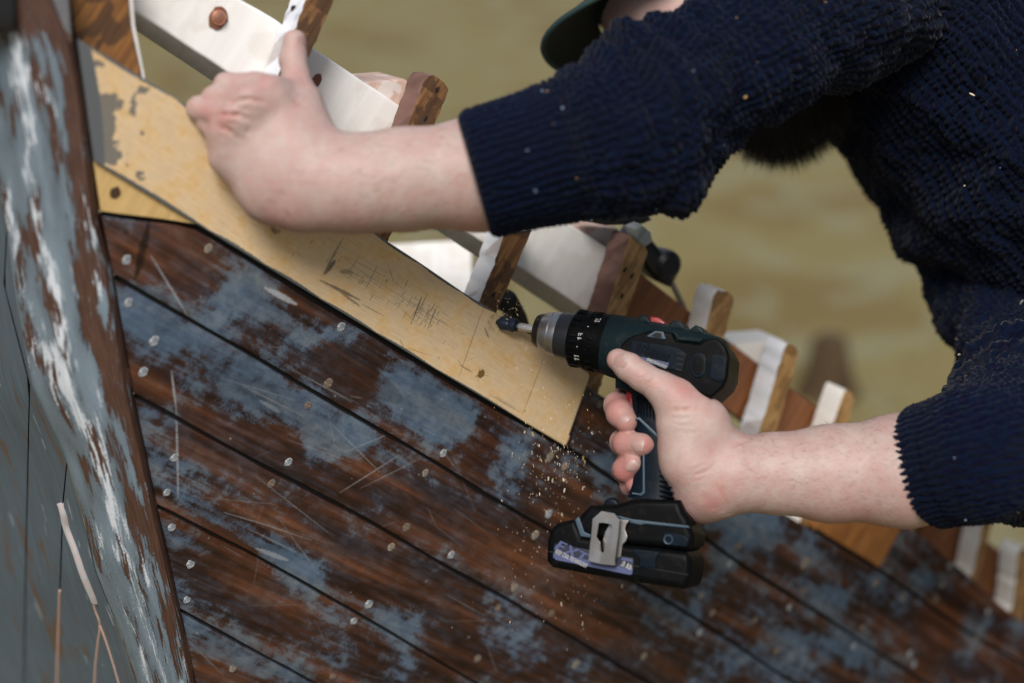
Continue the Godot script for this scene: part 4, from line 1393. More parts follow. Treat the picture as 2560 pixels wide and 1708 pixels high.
	loft(b, Transform3D.IDENTITY, [[ax.call(1519), 0, 0, .0215, .0215, 2.0], [ax.call(1521), 0, 0, .0232, .0232, 2.1], [ax.call(1545), -0.0004, 0, .0240, .0240, 2.2], [ax.call(1580), -0.001, 0, .0246, .0248, 2.5], [ax.call(1640), -0.0015, 0, .0250, .0258, 2.7], [ax.call(1700), -0.002, 0, .0252, .0262, 2.8], [ax.call(1760), -0.003, 0, .0258, .0262, 2.8], [ax.call(1790), -0.0035, 0, .0250, .0256, 2.8], [ax.call(1806), -0.0038, 0, .0225, .0240, 2.6], [ax.call(1816), -0.004, 0, .0180, .0200, 2.4], [ax.call(1819), -0.004, 0, .0120, .0130, 2.2]], 56)
	dpart("motor_housing", b, teal, o)
	# front lip below the ring
	dplate("lip", [[1536, 936], [1536, 970], [1562, 977], [1600, 985], [1610, 950]], -15, 15, 3, teal, o)
	# black overmould on the near side, raised from the housing
	dplate("overmould", [[1551, 862], [1566, 846], [1582, 838], [1622, 826], [1640, 824], [1680, 832], [1690, 852], [1750, 860], [1764, 846], [1795, 846], [1815, 868], [1823, 892], [1818, 945], [1808, 968], [1776, 996], [1755, 988], [1690, 962], [1600, 944], [1556, 930], [1548, 900]], 10, 26.6, 2.2, rubber, o, 3)
	dplate("rear_cap", [[1762, 848], [1796, 846], [1812, 868], [1824, 892], [1819, 945], [1809, 968], [1778, 996], [1758, 985]], -25, 24, 4, rubber, o, 3)
	dplate("logo_panel", [[1576, 858], [1582, 851], [1694, 868], [1714, 884], [1716, 892], [1707, 926], [1700, 930], [1588, 907], [1574, 896]], 25, 27.9, 0.9, navy, o)
	dtext("lettering", "erbauer", 1633, 880, 28.1, 0.0088, 0.0268, dull, o, 0.0, -0.175, 0.0007, true)
	dplate("badge", [[1584, 890], [1588, 889], [1672, 907], [1670, 917], [1590, 901], [1584, 896]], 27, 28.3, 0.3, mat(lin(0.03, 0.045, 0.10), 0.4), o)
	dplate("badge_line", [[1604, 894], [1672, 908], [1671.6, 910], [1603.6, 896]], 27, 28.5, 0.05, violet, o)
	dplate("badge_line", [[1590, 899.4], [1670, 916], [1670, 918], [1590, 901.4]], 27, 28.5, 0.05, violet, o)
	dtext("lettering", "EXT", 1597, 895, 28.5, 0.0027, 0.0068, violet, o, 0.25, -0.2, 0.0003, true)
	dtext("lettering", "BRUSHLESS", 1642, 908.5, 28.5, 0.0022, 0.0158, ink, o, 0.1, -0.2, 0.0003, true)
	for k in 4:
		var y := 880.0 + k * 13.5
		var x := 1693.0 - k * 1.5
		dplate("vent_slot", [[x, y], [x + 17, y + 3], [x + 17, y + 8], [x - 0.5, y + 4.6]], 26, 28.1, 0.2, slot, o)
	dplate("side_button", [[1733, 884], [1746, 880], [1760, 886], [1766, 898], [1764, 930], [1754, 944], [1740, 946], [1727, 936], [1723, 922], [1724, 896]], 25, 27.9, 1.0, navy, o)
	dplate("button_inset", [[1735, 892], [1746, 888], [1756, 894], [1759, 902], [1757, 926], [1750, 935], [1740, 936], [1732, 928], [1730, 918], [1731, 902]], 26, 28.4, 0.5, rubber, o)
	dplate("rear_panel", [[1780, 888], [1786, 884], [1812, 892], [1817, 900], [1812, 946], [1802, 958], [1776, 948], [1769, 938], [1775, 900]], 24, 27.6, 1.0, navy, o)
	dplate("light_window", [[1615, 841], [1638, 827], [1658, 830], [1664, 848], [1650, 847]], 25, 27.7, 0.5, trim, o)
	dplate("light_window_inset", [[1626, 840], [1640, 831], [1653, 833], [1654, 845], [1645, 845]], 26, 28.0, 0.3, slot, o)
	dplate("teal_stripe", [[1682, 831], [1690, 832], [1700, 843], [1758, 846], [1750, 856], [1694, 850]], 24, 27.3, 0.6, teal, o)
	# top bumps and the red selector
	for q in [[[1586, 802], [1600, 786], [1618, 790], [1630, 810], [1600, 812]], [[1664, 816], [1684, 799], [1704, 804], [1716, 826], [1680, 830]], [[1720, 826], [1738, 812], [1754, 818], [1764, 840], [1726, 840]]]:
		dplate("top_ridge", q, -12, 14, 1.6, teal, o)
	dplate("selector", [[1618, 812], [1626, 791], [1646, 793], [1662, 806], [1658, 822], [1624, 818]], -8, 8, 1.5, redm, o)
	# handle
	var grip := []
	for q in [[952, 1580, 1700, 15], [1000, 1580, 1692, 15.5], [1040, 1586, 1686, 16], [1090, 1592, 1688, 17], [1150, 1590, 1694, 17.5], [1200, 1584, 1698, 17.5], [1235, 1578, 1700, 18], [1258, 1572, 1704, 19]]:
		var l := dl(q[1], q[0] - 0.2 * 55, 0)
		var r := dl(q[2], q[0] + 0.2 * 55, 0)
		grip.append([-(l.y + r.y) * 0.5, (l.x + r.x) * 0.5, 0.0, (r.x - l.x) * 0.5, q[3] * 0.001, 2.7])
	b = MB.new()
	loft(b, Transform3D(Basis(Vector3(0, -1, 0), Vector3(1, 0, 0), Vector3(0, 0, 1)), Vector3.ZERO), grip, 44)
	dpart("handle", b, navy, o)
	dplate("grip_line", [[1588, 1045], [1598, 1043], [1632, 1075], [1650, 1092], [1648, 1100], [1628, 1082], [1596, 1050], [1588, 1051]], 12, 18.0, 0.5, trim, o)
	dplate("grip_line", [[1606, 1130], [1611, 1130], [1612, 1232], [1604, 1240], [1580, 1236], [1580, 1231], [1601, 1234], [1606, 1228]], 12, 19.0, 0.5, trim, o)
	for k in 8:
		var y := 1150.0 + k * 12.5
		dplate("grip_rib", [[1648, y], [1682, y + 5], [1683, y + 9], [1648, y + 4]], 12, 19.2, 0.6, rubber, o)
	for k in 6:
		var x := 1590.0 + k * 8.0
		dplate("grip_rib", [[x, 992 + k * 2], [x + 3, 992 + k * 2], [x + 5, 1032 + k * 3], [x + 2, 1032 + k * 3]], 10, 17.6, 0.5, rubber, o)
	dplate("trigger", [[1564, 974], [1582, 978], [1586, 1030], [1574, 1034], [1562, 1004]], -8, 8, 3, redm, o)
	# foot and battery
	dplate("foot", [[1439, 1301], [1452, 1284], [1472, 1264], [1540, 1262], [1574, 1250], [1600, 1247], [1697, 1250], [1708, 1278], [1723, 1300], [1724, 1318], [1734, 1338], [1731, 1366], [1716, 1378], [1576, 1362], [1450, 1340]], -25, 26, 5, rubber, o, 4)
	dplate("foot_knob", [[1505, 1264], [1512, 1250], [1524, 1244], [1540, 1250], [1548, 1264], [1530, 1272]], -8, 8, 2, navy, o)
	var pack := dplate("battery", [[1366, 1350], [1374, 1326], [1389, 1308], [1436, 1297], [1444, 1310], [1455, 1342], [1576, 1364], [1640, 1370], [1716, 1380], [1728, 1402], [1725, 1442], [1717, 1466], [1706, 1474], [1591, 1457], [1450, 1433], [1378, 1419], [1364, 1402]], -27, 29, 5, rubber, o, 4)
	dplate("seam_line", [[1372, 1378], [1720, 1436], [1720, 1438.5], [1372, 1380.5]], 20, 29.25, 0.1, slot, pack)
	dplate("trim_stripe", [[1437, 1300], [1447, 1292], [1460, 1330], [1476, 1337], [1476, 1345], [1451, 1341]], 24, 28.6, 0.5, trim, o)
	dplate("trim_stripe", [[1542, 1288], [1580, 1298], [1722, 1315], [1722, 1321], [1612, 1310], [1602, 1313], [1556, 1303]], 22, 27.0, 0.5, trim, o)
	dplate("slider", [[1580, 1372], [1650, 1380], [1640, 1400], [1598, 1398], [1586, 1388]], 22, 29.8, 1.0, navy, pack)
	dplate("release_block", [[1586, 1384], [1598, 1400], [1596, 1420], [1640, 1424], [1640, 1396], [1650, 1382]], 20, 30.4, 1.5, navy, pack)
	dplate("screw_plate", [[1656, 1330], [1690, 1334], [1712, 1340], [1722, 1350], [1716, 1368], [1660, 1362]], 22, 27.0, 0.8, navy, o)
	b = MB.new()
	var sc := dl(1671, 1349, 27)
	lathe(b, Transform3D(Basis(Vector3(0, 0, 1), Vector3(1, 0, 0), Vector3(0, 1, 0)), sc), [[-0.002, 0.0036], [0.0006, 0.0036], [0.0009, 0.0033], [0.0006, 0.0026], [-0.003, 0.0024]], 20)
	dpart("screw_boss", b, trim, o)
	# printed label
	var label := dplate("label", [[1386, 1364], [1391, 1360], [1468, 1374], [1582, 1396], [1584, 1404], [1580, 1436], [1574, 1438], [1390, 1400], [1382, 1394]], 28, 29.4, 0.1, mat(lin(0.010, 0.013, 0.030), 0.35), pack)
	dplate("label_stripe", [[1383, 1384], [1472, 1401], [1500, 1408], [1582, 1422], [1580, 1436], [1574, 1437], [1390, 1400], [1384, 1394]], 29, 29.55, 0.03, violet, label)
	dplate("label_stripe", [[1555, 1394], [1580, 1398], [1582, 1406], [1552, 1400]], 29, 29.55, 0.03, violet, label)
	dtext("lettering", "EXT", 1428, 1379, 29.5, 0.0074, 0.0245, violet, label, 0.28, -0.19, 0.0003, true)
	dtext("lettering", "KEEP COOL TECHNOLOGY", 1428, 1397, 29.6, 0.0032, 0.0262, ink, label, 0.0, -0.19, 0.0003, true)
	dtext("lettering", ".0 Ah", 1566, 1414, 29.6, 0.0042, 0.0085, ink, label, 0.0, -0.19, 0.0003, true)
	# belt clip: a bent steel strip with a keyhole slot
	var outer := [[1482, 1297], [1504, 1278], [1520, 1281], [1536, 1284], [1548, 1299], [1547, 1318], [1545, 1340], [1541, 1370], [1537, 1400], [1537, 1412], [1504, 1410], [1471, 1402], [1474, 1372], [1478, 1340]]
	var inner := [[1497, 1307], [1509, 1307], [1520, 1309], [1529, 1313], [1530, 1316], [1528, 1330], [1528, 1346], [1516, 1359], [1512, 1372], [1508, 1383], [1499, 1378], [1500, 1357], [1491, 1342], [1494, 1325]]
	b = MB.new()
	var k_n := outer.size()
	for z in [37.0, 38.4]:
		for loop in [outer, inner]:
			for q in loop:
				var p := dl(q[0], q[1], 38.4)
				b.p(Vector3(p.x, p.y, z * 0.001), Vector2(p.x, p.y) * 20.0)
	for i in k_n:
		var j := (i + 1) % k_n
		b.quad(i, j, k_n + j, k_n + i)
		b.quad(2 * k_n + j, 2 * k_n + i, 3 * k_n + i, 3 * k_n + j)
		b.quad(j, i, 2 * k_n + i, 2 * k_n + j)
		b.quad(k_n + i, k_n + j, 3 * k_n + j, 3 * k_n + i)
	var worn := textured(wood_tex(128, 128, 111, Color(0.21, 0.205, 0.20), Color(0.30, 0.295, 0.29), Color(0.17, 0.155, 0.135), 0.5), 0.33, Vector3(6, 6, 6))
	worn.metallic = 1.0
	worn.uv1_triplanar = true
	var clip := dpart("belt_clip", b, worn, o, 30.0)
	b = MB.new()
	var fold := dpoly([[1471, 1400], [1504, 1408], [1537, 1411], [1537, 1414.5], [1504, 1412], [1471, 1404]], 38.4)
	prism(b, Transform3D.IDENTITY, fold, 0.0285, 0.0384, 0.0004, 2, 20.0)
	dpart("fold", b, worn, clip)
	b = MB.new()
	prism(b, Transform3D.IDENTITY, dpoly([[1548, 1298], [1574, 1301], [1566, 1312], [1562, 1322], [1568, 1340], [1566, 1352], [1556, 1362], [1552, 1392], [1540, 1400], [1510, 1396], [1506, 1352], [1512, 1330], [1522, 1312]], 31), 0.0265, 0.031, 0.0006, 2, 20.0)
	dpart("mount", b, worn, clip)

# ------------------------------------------------------------------ the person
func skin_material() -> StandardMaterial3D:
	var w := 512
	var n1 := noise(w, w, 0.012, 201, 4)
	var n2 := noise(w, w, 0.06, 202, 4)
	var n3 := noise(w, w, 0.35, 203, 3)
	var d := PackedByteArray()
	d.resize(w * w * 3)
	for i in w * w:
		var a := n1[i] / 255.0 - 0.5
		var b := n2[i] / 255.0 - 0.5
		var c := n3[i] / 255.0 - 0.5
		var q := Color(1.0 + 0.10 * b + 0.05 * c, 0.955 - 0.16 * a - 0.14 * b + 0.06 * c, 0.945 - 0.15 * a - 0.16 * b + 0.06 * c).clamp()
		q = (q * 0.94).linear_to_srgb()
		d[i * 3] = q.r8; d[i * 3 + 1] = q.g8; d[i * 3 + 2] = q.b8
	var cells := FastNoiseLite.new()
	cells.seed = 5
	cells.noise_type = FastNoiseLite.TYPE_CELLULAR
	cells.cellular_return_type = FastNoiseLite.RETURN_DISTANCE2_SUB
	cells.frequency = 0.09
	var im := cells.get_image(w, w, false, false, true)
	im.convert(Image.FORMAT_L8)
	var m := textured(tex(w, w, d), 0.52, Vector3(7, 7, 7))
	m.uv1_triplanar = true
	m.vertex_color_use_as_albedo = true
	m.heightmap_enabled = true
	m.heightmap_texture = ImageTexture.create_from_image(im)
	m.heightmap_scale = 0.03
	m.subsurf_scatter_enabled = true
	m.subsurf_scatter_strength = 0.12
	m.metallic_specular = 0.42
	return m

# red patches: [centre, radius, strength]
func skin_colours(b: MB, first: int, red: Array, pale: Array) -> void:
	var base := Color(0.455, 0.338, 0.308)
	var warm := Color(0.41, 0.150, 0.135)
	var light := Color(0.50, 0.42, 0.375)
	while b.col.size() < b.v.size(): b.col.append(base)
	for i in range(first, b.v.size()):
		var c := base
		var mot := knit_noise.get_noise_3dv(b.v[i] * 55.0) * 0.5 + knit_noise.get_noise_3dv(b.v[i] * 150.0) * 0.35 + knit_noise.get_noise_3dv(b.v[i] * 420.0) * 0.2
		c = c.lerp(warm, clampf(0.09 + 0.27 * mot, 0.0, 0.45))
		c = c.lerp(light, clampf(-0.55 * mot, 0.0, 0.5))
		for q in red:
			var d: float = (b.v[i] - q[0]).length() / q[1]
			if d < 1.6: c = c.lerp(warm, q[2] * exp(-d * d * 1.6))
		for q in pale:
			var d: float = (b.v[i] - q[0]).length() / q[1]
			if d < 1.6: c = c.lerp(light, q[2] * exp(-d * d * 1.6))
		b.col[i] = c

func surface_from(p: Vector3, dir: Vector3) -> Vector3:      # first skin met from p along dir
	var use := all_caps()
	for i in 60:
		var d := field(p, use)
		if d < 0.00005: break
		p += dir * maxf(d, 0.0001)
	return p

# folds of the skin: sinks the surface along a line and reddens it a little
func creases(b: MB, from: int, lines: Array) -> void:
	var use := all_caps()
	for q in lines:
		var pts: Array = q[0]
		var wide: float = q[1]
		for i in range(from, b.v.size()):
			var p := b.v[i]
			var best := 1.0
			var along := 0.0
			for k in pts.size() - 1:
				var near := Geometry3D.get_closest_point_to_segment(p, pts[k], pts[k + 1])
				var d := p.distance_to(near)
				if d < best:
					best = d
					along = (k + near.distance_to(pts[k]) / pts[k].distance_to(pts[k + 1])) / (pts.size() - 1)
			if best > wide * 2.6: continue
			var fade := sin(PI * clampf(along, 0.04, 0.96)) * (0.7 + 0.3 * sin(along * 23.0 + wide * 9000.0))
			var e := 0.0006
			var f0 := field(p, use)
			var n := Vector3(field(p + Vector3(e, 0, 0), use) - f0, field(p + Vector3(0, e, 0), use) - f0, field(p + Vector3(0, 0, e), use) - f0).normalized()
			var g := exp(-best * best / (wide * wide))
			b.v[i] = p - n * q[2] * 0.85 * fade * (g - 0.35 * exp(-pow((best - wide * 1.7) / wide, 2.0)))
			b.col[i] = b.col[i].lerp(Color(0.46, 0.17, 0.13), q[3] * g * fade)

func fingernail(p: Vector3, out: Vector3, to_tip: Vector3, wide: float, long: float, m: Material) -> void:
	var s := surface_from(p + out * 0.03, -out)
	var use := all_caps()
	var e := 0.001
	var f0 := field(s, use)
	out = Vector3(field(s + Vector3(e, 0, 0), use) - f0, field(s + Vector3(0, e, 0), use) - f0, field(s + Vector3(0, 0, e), use) - f0).normalized()
	to_tip = (to_tip - out * to_tip.dot(out)).normalized()
	var x := to_tip.cross(out)
	var b := MB.new()
	var n := 9
	for j in n:
		for i in n:
			var u := i / (n - 1.0) * 2.0 - 1.0
			var v := j / (n - 1.0) * 2.0 - 1.0
			var wv := wide * 0.5 * (1.0 - 0.10 * v * v * (1.0 if v > 0 else 2.6))
			var lv := long * 0.5 * (1.0 - (0.18 if v > 0 else 0.14) * u * u)
			var q := s + x * u * wv + to_tip * v * lv - out * (0.0015 * u * u * (wide / 0.010) + 0.0009 * v * v) + out * (0.00010 + 0.0004 * maxf(0.0, v))
			b.p(q, Vector2(u, v))
			var tip_edge := ss(0.74, 0.86, v)
			b.col.append(Color(0.37, 0.235, 0.210).lerp(Color(0.43, 0.35, 0.31), tip_edge))
	b.grid(0, n, n)
	# underside so that the plate has thickness
	var first := b.v.size()
	for j in n:
		for i in n:
			b.p(b.v[j * n + i] - out * 0.0007, Vector2.ZERO)
			b.col.append(Color(0.6, 0.42, 0.38))
	for j in n - 1:
		for i in n - 1:
			var a := first + j * n + i
			b.quad(a + n, a + n + 1, a + 1, a)
	for i in n - 1:
		b.quad(i + 1, i, first + i, first + i + 1)
		b.quad((n - 1) * n + i, (n - 1) * n + i + 1, first + (n - 1) * n + i + 1, first + (n - 1) * n + i)
	put("fingernail", mesh_of(b, base_of(person), 30.0, out), m, person)

# a knitted tube: ctrl [px, py, depth, half height mm, half depth mm]; style 0 cuff ribs at the start
var knit_noise := FastNoiseLite.new()
func knit_tube(b: MB, ctrl: Array, rings: int, around: int, cuff: float, folds: Array, end_close := false) -> void:
	var pts := []
	var ra := []
	var rb := []
	for q in ctrl:
		pts.append(at(q[0], q[1], q[2]))
		ra.append(q[3] * 0.001)
		rb.append(q[4] * 0.001)
	pts = smooth_path(pts, rings)
	ra = smooth_path(ra, rings)
	rb = smooth_path(rb, rings)
	var first := b.v.size()
	var run := 0.0
	var col_base := Color(0.0019, 0.0043, 0.0155)
	for k in rings:
		var d: Vector3 = (pts[mini(k + 1, rings - 1)] - pts[maxi(k - 1, 0)]).normalized()
		if k > 0: run += (pts[k] - pts[k - 1]).length()
		var z := view.basis.z
		z = (z - d * z.dot(d)).normalized()        # towards the camera
		var y := z.cross(d)
		var peri: float = TAU * 0.5 * (ra[0] + rb[0]) * 1.15
		var cols := roundf(peri / 0.0062)
		for i in around:
			var a := TAU * i / around
			a += 0.5 * cos(a)                           # more stitches modelled on the side that shows
			var dir := y * cos(a) + z * sin(a)
			var p: Vector3 = pts[k] + y * cos(a) * ra[k] + z * sin(a) * rb[k]
			var u := a / TAU * cols                     # stitches round
			var l := run / 0.0058                       # stitches along
			var wob := knit_noise.get_noise_3dv(p * 70.0) * 0.30 + knit_noise.get_noise_3dv(p * 260.0) * 0.10
			var rib := absf(sin(PI * (u + wob)))
			var hgt := 0.0
			var in_cuff := 1.0 - ss(cuff - 0.008, cuff + 0.004, run)
			var rib_h := 0.0030 * pow(rib, 0.7) - 0.0012
			var bump := absf(sin(PI * (u + wob))) * absf(sin(PI * (l + wob * 1.5)))
			var body_h := 0.0042 * pow(bump, 0.7) - 0.0026
			hgt = lerpf(body_h, rib_h, in_cuff)
			hgt += 0.0010 * knit_noise.get_noise_3dv(p * 2600.0) + 0.0006 * knit_noise.get_noise_3dv(p * 5200.0)
			# slack of the cloth
			var slack := knit_noise.get_noise_3dv(p * 16.0) * 0.007 + knit_noise.get_noise_3dv(p * 45.0) * 0.0028
			hgt += slack * ss(cuff * 0.3, cuff + 0.05, run)
			for q in folds:                              # [run, width, height, side angle, spread, slant]
				var off: float = run - q[0] - q[5] * cos(a - q[3])
				var g := exp(-off * off / (q[1] * q[1]))
				var sd := 0.5 + 0.5 * cos(a - q[3])
				hgt += q[2] * g * pow(sd, q[4])
			if run < 0.004: hgt -= 0.003 * (1.0 - run / 0.004)
			b.p(p + dir * hgt, Vector2(u, l))
			var tint := 1.0 + 0.5 * knit_noise.get_noise_3dv(p * 3300.0) + 0.25 * knit_noise.get_noise_3dv(p * 240.0)
			b.col.append(col_base * clampf(tint, 0.35, 2.2))
	b.grid(first, around, rings, true)
	# the cuff's thickness, turned in
	var lip := b.v.size()
	var c0: Vector3 = pts[0]
	var dd: Vector3 = (pts[1] - pts[0]).normalized()
	for s in [[0.94, -0.0012], [0.86, 0.001], [0.82, 0.02]]:
		for i in around:
			var q := b.v[first + i]
			b.p(c0 + (q - c0) * s[0] + dd * s[1], Vector2.ZERO)
			b.col.append(col_base * 0.8)
	for i in around:
		var j := (i + 1) % around
		b.quad(first + j, first + i, lip + i, lip + j)
		b.quad(lip + j, lip + i, lip + around + i, lip + around + j)
		b.quad(lip + around + j, lip + around + i, lip + 2 * around + i, lip + 2 * around + j)
	if end_close:
		b.fan(first + (rings - 1) * around, around, pts[-1], false)
		b.col.append(col_base)

func build_person() -> void:
	knit_noise.seed = 12
	knit_noise.frequency = 1.0
	knit_noise.fractal_type = FastNoiseLite.FRACTAL_NONE
	var stand := at(2950, 900, 1.27) + Vector3(0.45, 0, 0)
	stand.y = 0.0
	person = MeshInstance3D.new()
	person.name = "person"
	add_child(person)
	person.position = stand
	tag(person, "person in navy knitted sweater and dark cap bending over to drill the plank", "person")
	var skin := skin_material()
	var nails := mat(Color.WHITE, 0.45)
	nails.vertex_color_use_as_albedo = true
	var body := MB.new()
	var H := func(px: float, py: float, h: float, r: float) -> Array: return [hb(px, py, h), r * 0.001]
	var D := func(px: float, py: float, z: float, r: float) -> Array: return [dw(px, py, z), r * 0.001]
	var A := func(px: float, py: float, d: float, r: float) -> Array: return [at(px, py, d), r * 0.001]
	# ---- left hand and forearm
	var wz := seen_at(hb(780, 450, 50)).z
	var wrist_l := at(782, 452, wz)
	var groups := [[0.0, [
		[A.call(1480, 385, wz + 0.012, 37), A.call(1330, 420, wz + 0.010, 38), A.call(1200, 436, wz + 0.01, 37.5), A.call(1000, 450, wz + 0.005, 33.5), A.call(860, 462, wz, 27.5), [wrist_l, 0.0255]],
		[A.call(900, 490, wz + 0.004, 24), A.call(760, 492, wz + 0.002, 22), H.call(700, 490, 40, 21)],
		[A.call(880, 420, wz, 22), H.call(780, 400, 48, 20), H.call(694, 238, 27, 12)],
		[[wrist_l, 0.022], H.call(735, 385, 44, 18), H.call(640, 262, 30, 12.5)],
		[[wrist_l, 0.022], H.call(690, 430, 40, 19), H.call(598, 306, 27, 12)],
		[[wrist_l, 0.022], H.call(672, 470, 34, 19), H.call(584, 385, 23, 14.5), H.call(572, 358, 20, 11.5)],
		[H.call(790, 395, 45, 18), H.call(765, 325, 35, 14), H.call(748, 262, 26, 11)],
		[H.call(672, 222, 36, 7.5), H.call(682, 236, 37, 7.5)], [H.call(620, 246, 39, 7), H.call(634, 262, 40, 7)], [H.call(578, 290, 35, 7), H.call(590, 304, 36, 7)], [H.call(554, 330, 29, 6.5), H.call(562, 342, 30, 6.5)]]],
		[0.005, [[H.call(694, 236, 28, 10.8), H.call(640, 214, 25, 9.0), H.call(566, 214, 10, 8.4), H.call(566, 250, -26, 8.2), H.call(600, 310, -30, 7.6)]]],
		[0.005, [[H.call(640, 262, 31, 11), H.call(600, 250, 28, 9.0), H.call(536, 247, 12, 8.4), H.call(536, 286, -28, 8.2), H.call(570, 340, -32, 7.6)]]],
		[0.005, [[H.call(598, 306, 28, 10.8), H.call(560, 288, 25, 8.8), H.call(498, 272, 9, 8.2), H.call(492, 300, -26, 8), H.call(530, 350, -30, 7.4)]]],
		[0.005, [[H.call(572, 358, 21, 10.5), H.call(548, 330, 19, 8.6), H.call(522, 306, 12, 7.8), H.call(500, 290, -6, 7.4), H.call(496, 306, -26, 7.0)]]],
		[0.012, [[H.call(762, 300, 32, 12.5), H.call(758, 255, 24, 11.5), H.call(740, 192, 8, 9.6), H.call(733, 150, -1, 9.6), H.call(737, 104, -4, 8.4)]]]]
	set_caps(groups, 0.011)
	var lo := Vector3.INF
	var hi := -Vector3.INF
	for i in caps_a.size():
		for q in [caps_a[i], caps_a[i] + caps_d[i]]:
			lo = lo.min(q - Vector3.ONE * 0.05)
			hi = hi.max(q + Vector3.ONE * 0.05)
	nets(body, lo, hi, 0.0017)
	skin_colours(body, 0, [[hb(556, 300, 40), 0.013, 0.55], [hb(530, 278, 22), 0.012, 0.45], [hb(668, 205, 40), 0.013, 0.30], [hb(735, 170, 20), 0.012, 0.35], [hb(700, 545, 50), 0.02, 0.5], [at(1150, 590, wz), 0.03, 0.35], [at(900, 590, wz), 0.03, 0.25], [hb(735, 268, 45), 0.004, 0.6], [at(1133, 452, wz - 0.035), 0.003, 0.55], [at(924, 520, wz - 0.03), 0.0022, 0.5], [hb(600, 225, 30), 0.012, 0.3]], [[hb(640, 360, 45), 0.03, 0.35], [at(1000, 420, wz - 0.03), 0.05, 0.3]])
	var HP := func(list: Array, h: float) -> Array: return list.map(func(q): return surface_from(hb(q[0], q[1], h), -view.basis.z))
	creases(body, 0, [[HP.call([[520, 232], [560, 231], [610, 230], [662, 246]], 70), 0.0016, 0.0034, 0.5], [HP.call([[496, 260], [540, 266], [580, 272], [614, 288]], 70), 0.0016, 0.0034, 0.5], [HP.call([[508, 290], [545, 306], [582, 336]], 70), 0.0015, 0.0030, 0.5], [HP.call([[588, 298], [596, 312]], 80), 0.0022, 0.0020, 0.2],
		[HP.call([[712, 176], [735, 172], [772, 171]], 60), 0.0011, 0.0008, 0.35], [HP.call([[712, 187], [740, 185], [778, 187]], 60), 0.0011, 0.0009, 0.35], [HP.call([[720, 198], [745, 197], [780, 203]], 60), 0.0010, 0.0006, 0.25], [HP.call([[706, 222], [735, 240], [760, 248]], 70), 0.0022, 0.0014, 0.25], [HP.call([[838, 362], [815, 372], [790, 380]], 90), 0.002, 0.0016, 0.1], [HP.call([[690, 512], [700, 530], [706, 548]], 90), 0.002, 0.0012, 0.4]])
	var view_out := view.basis.z
	fingernail(hb(750, 108, 0), (view.basis * Vector3(0.80, 0.0, 0.6)).normalized(), (hb(737, 80, -5) - hb(737, 160, -3)).normalized(), 0.0098, 0.0125, nails)
	# ---- right hand and forearm
	var wr := dw(1842, 1187, -2)
	var wd := seen_at(wr).z
	groups = [[0.0, [
		[A.call(2440, 1150, wd - 0.012, 38), A.call(2256, 1177, wd - 0.004, 39.5), A.call(2073, 1184, wd + 0.002, 33.5), A.call(1934, 1184, wd + 0.003, 27.5), [wr, 0.0240]],
		[[wr, 0.022], D.call(1772, 1198, 2, 22), D.call(1724, 1150, 12, 19), D.call(1694, 1066, 20, 15)],
		[[wr, 0.021], D.call(1772, 1220, -4, 20.5), D.call(1745, 1240, -6, 18)],
		[D.call(1800, 1142, 2, 17), D.call(1752, 1062, 12, 18), D.call(1694, 1002, 21, 13.5)],
		[[wr, 0.018], D.call(1760, 1090, -18, 16), D.call(1715, 1040, -24, 13)],
		[[wr, 0.018], D.call(1765, 1130, -20, 16), D.call(1715, 1090, -27, 13)],
		[[wr, 0.018], D.call(1765, 1170, -20, 16), D.call(1715, 1145, -27, 12.5)],
		[[wr, 0.018], D.call(1765, 1210, -16, 16), D.call(1715, 1195, -25, 12)]]],
		[0.012, [[D.call(1720, 1028, 18, 14), D.call(1692, 998, 22, 13), D.call(1650, 968, 28, 11.5), D.call(1606, 942, 32.5, 10.4), D.call(1572, 918, 33, 10.2), D.call(1545, 900, 31, 8.4)]]],
		[0.008, [[D.call(1715, 1040, -24, 11), D.call(1560, 1000, -18, 10), D.call(1545, 1014, -2, 10.6), D.call(1550, 1034, 9, 10.2), D.call(1566, 1054, 13, 8.6)]]],
		[0.008, [[D.call(1715, 1090, -27, 11), D.call(1566, 1098, -22, 10), D.call(1558, 1106, -4, 10), D.call(1566, 1110, 9, 9.8), D.call(1605, 1112, 16, 8.6)]]],
		[0.008, [[D.call(1715, 1145, -27, 10.5), D.call(1572, 1154, -20, 9.2), D.call(1562, 1176, -4, 9.4), D.call(1564, 1174, 8, 9.2), D.call(1581, 1158, 13, 8.0)]]],
		[0.008, [[D.call(1715, 1195, -25, 10), D.call(1588, 1202, -18, 8.4), D.call(1578, 1214, -4, 8.2), D.call(1588, 1210, 5, 7.6)]]]]
	set_caps(groups, 0.013)
	lo = Vector3.INF
	hi = -Vector3.INF
	for i in caps_a.size():
		for q in [caps_a[i], caps_a[i] + caps_d[i]]:
			lo = lo.min(q - Vector3.ONE * 0.05)
			hi = hi.max(q + Vector3.ONE * 0.05)
	var from := body.v.size()
	nets(body, lo, hi, 0.0016)
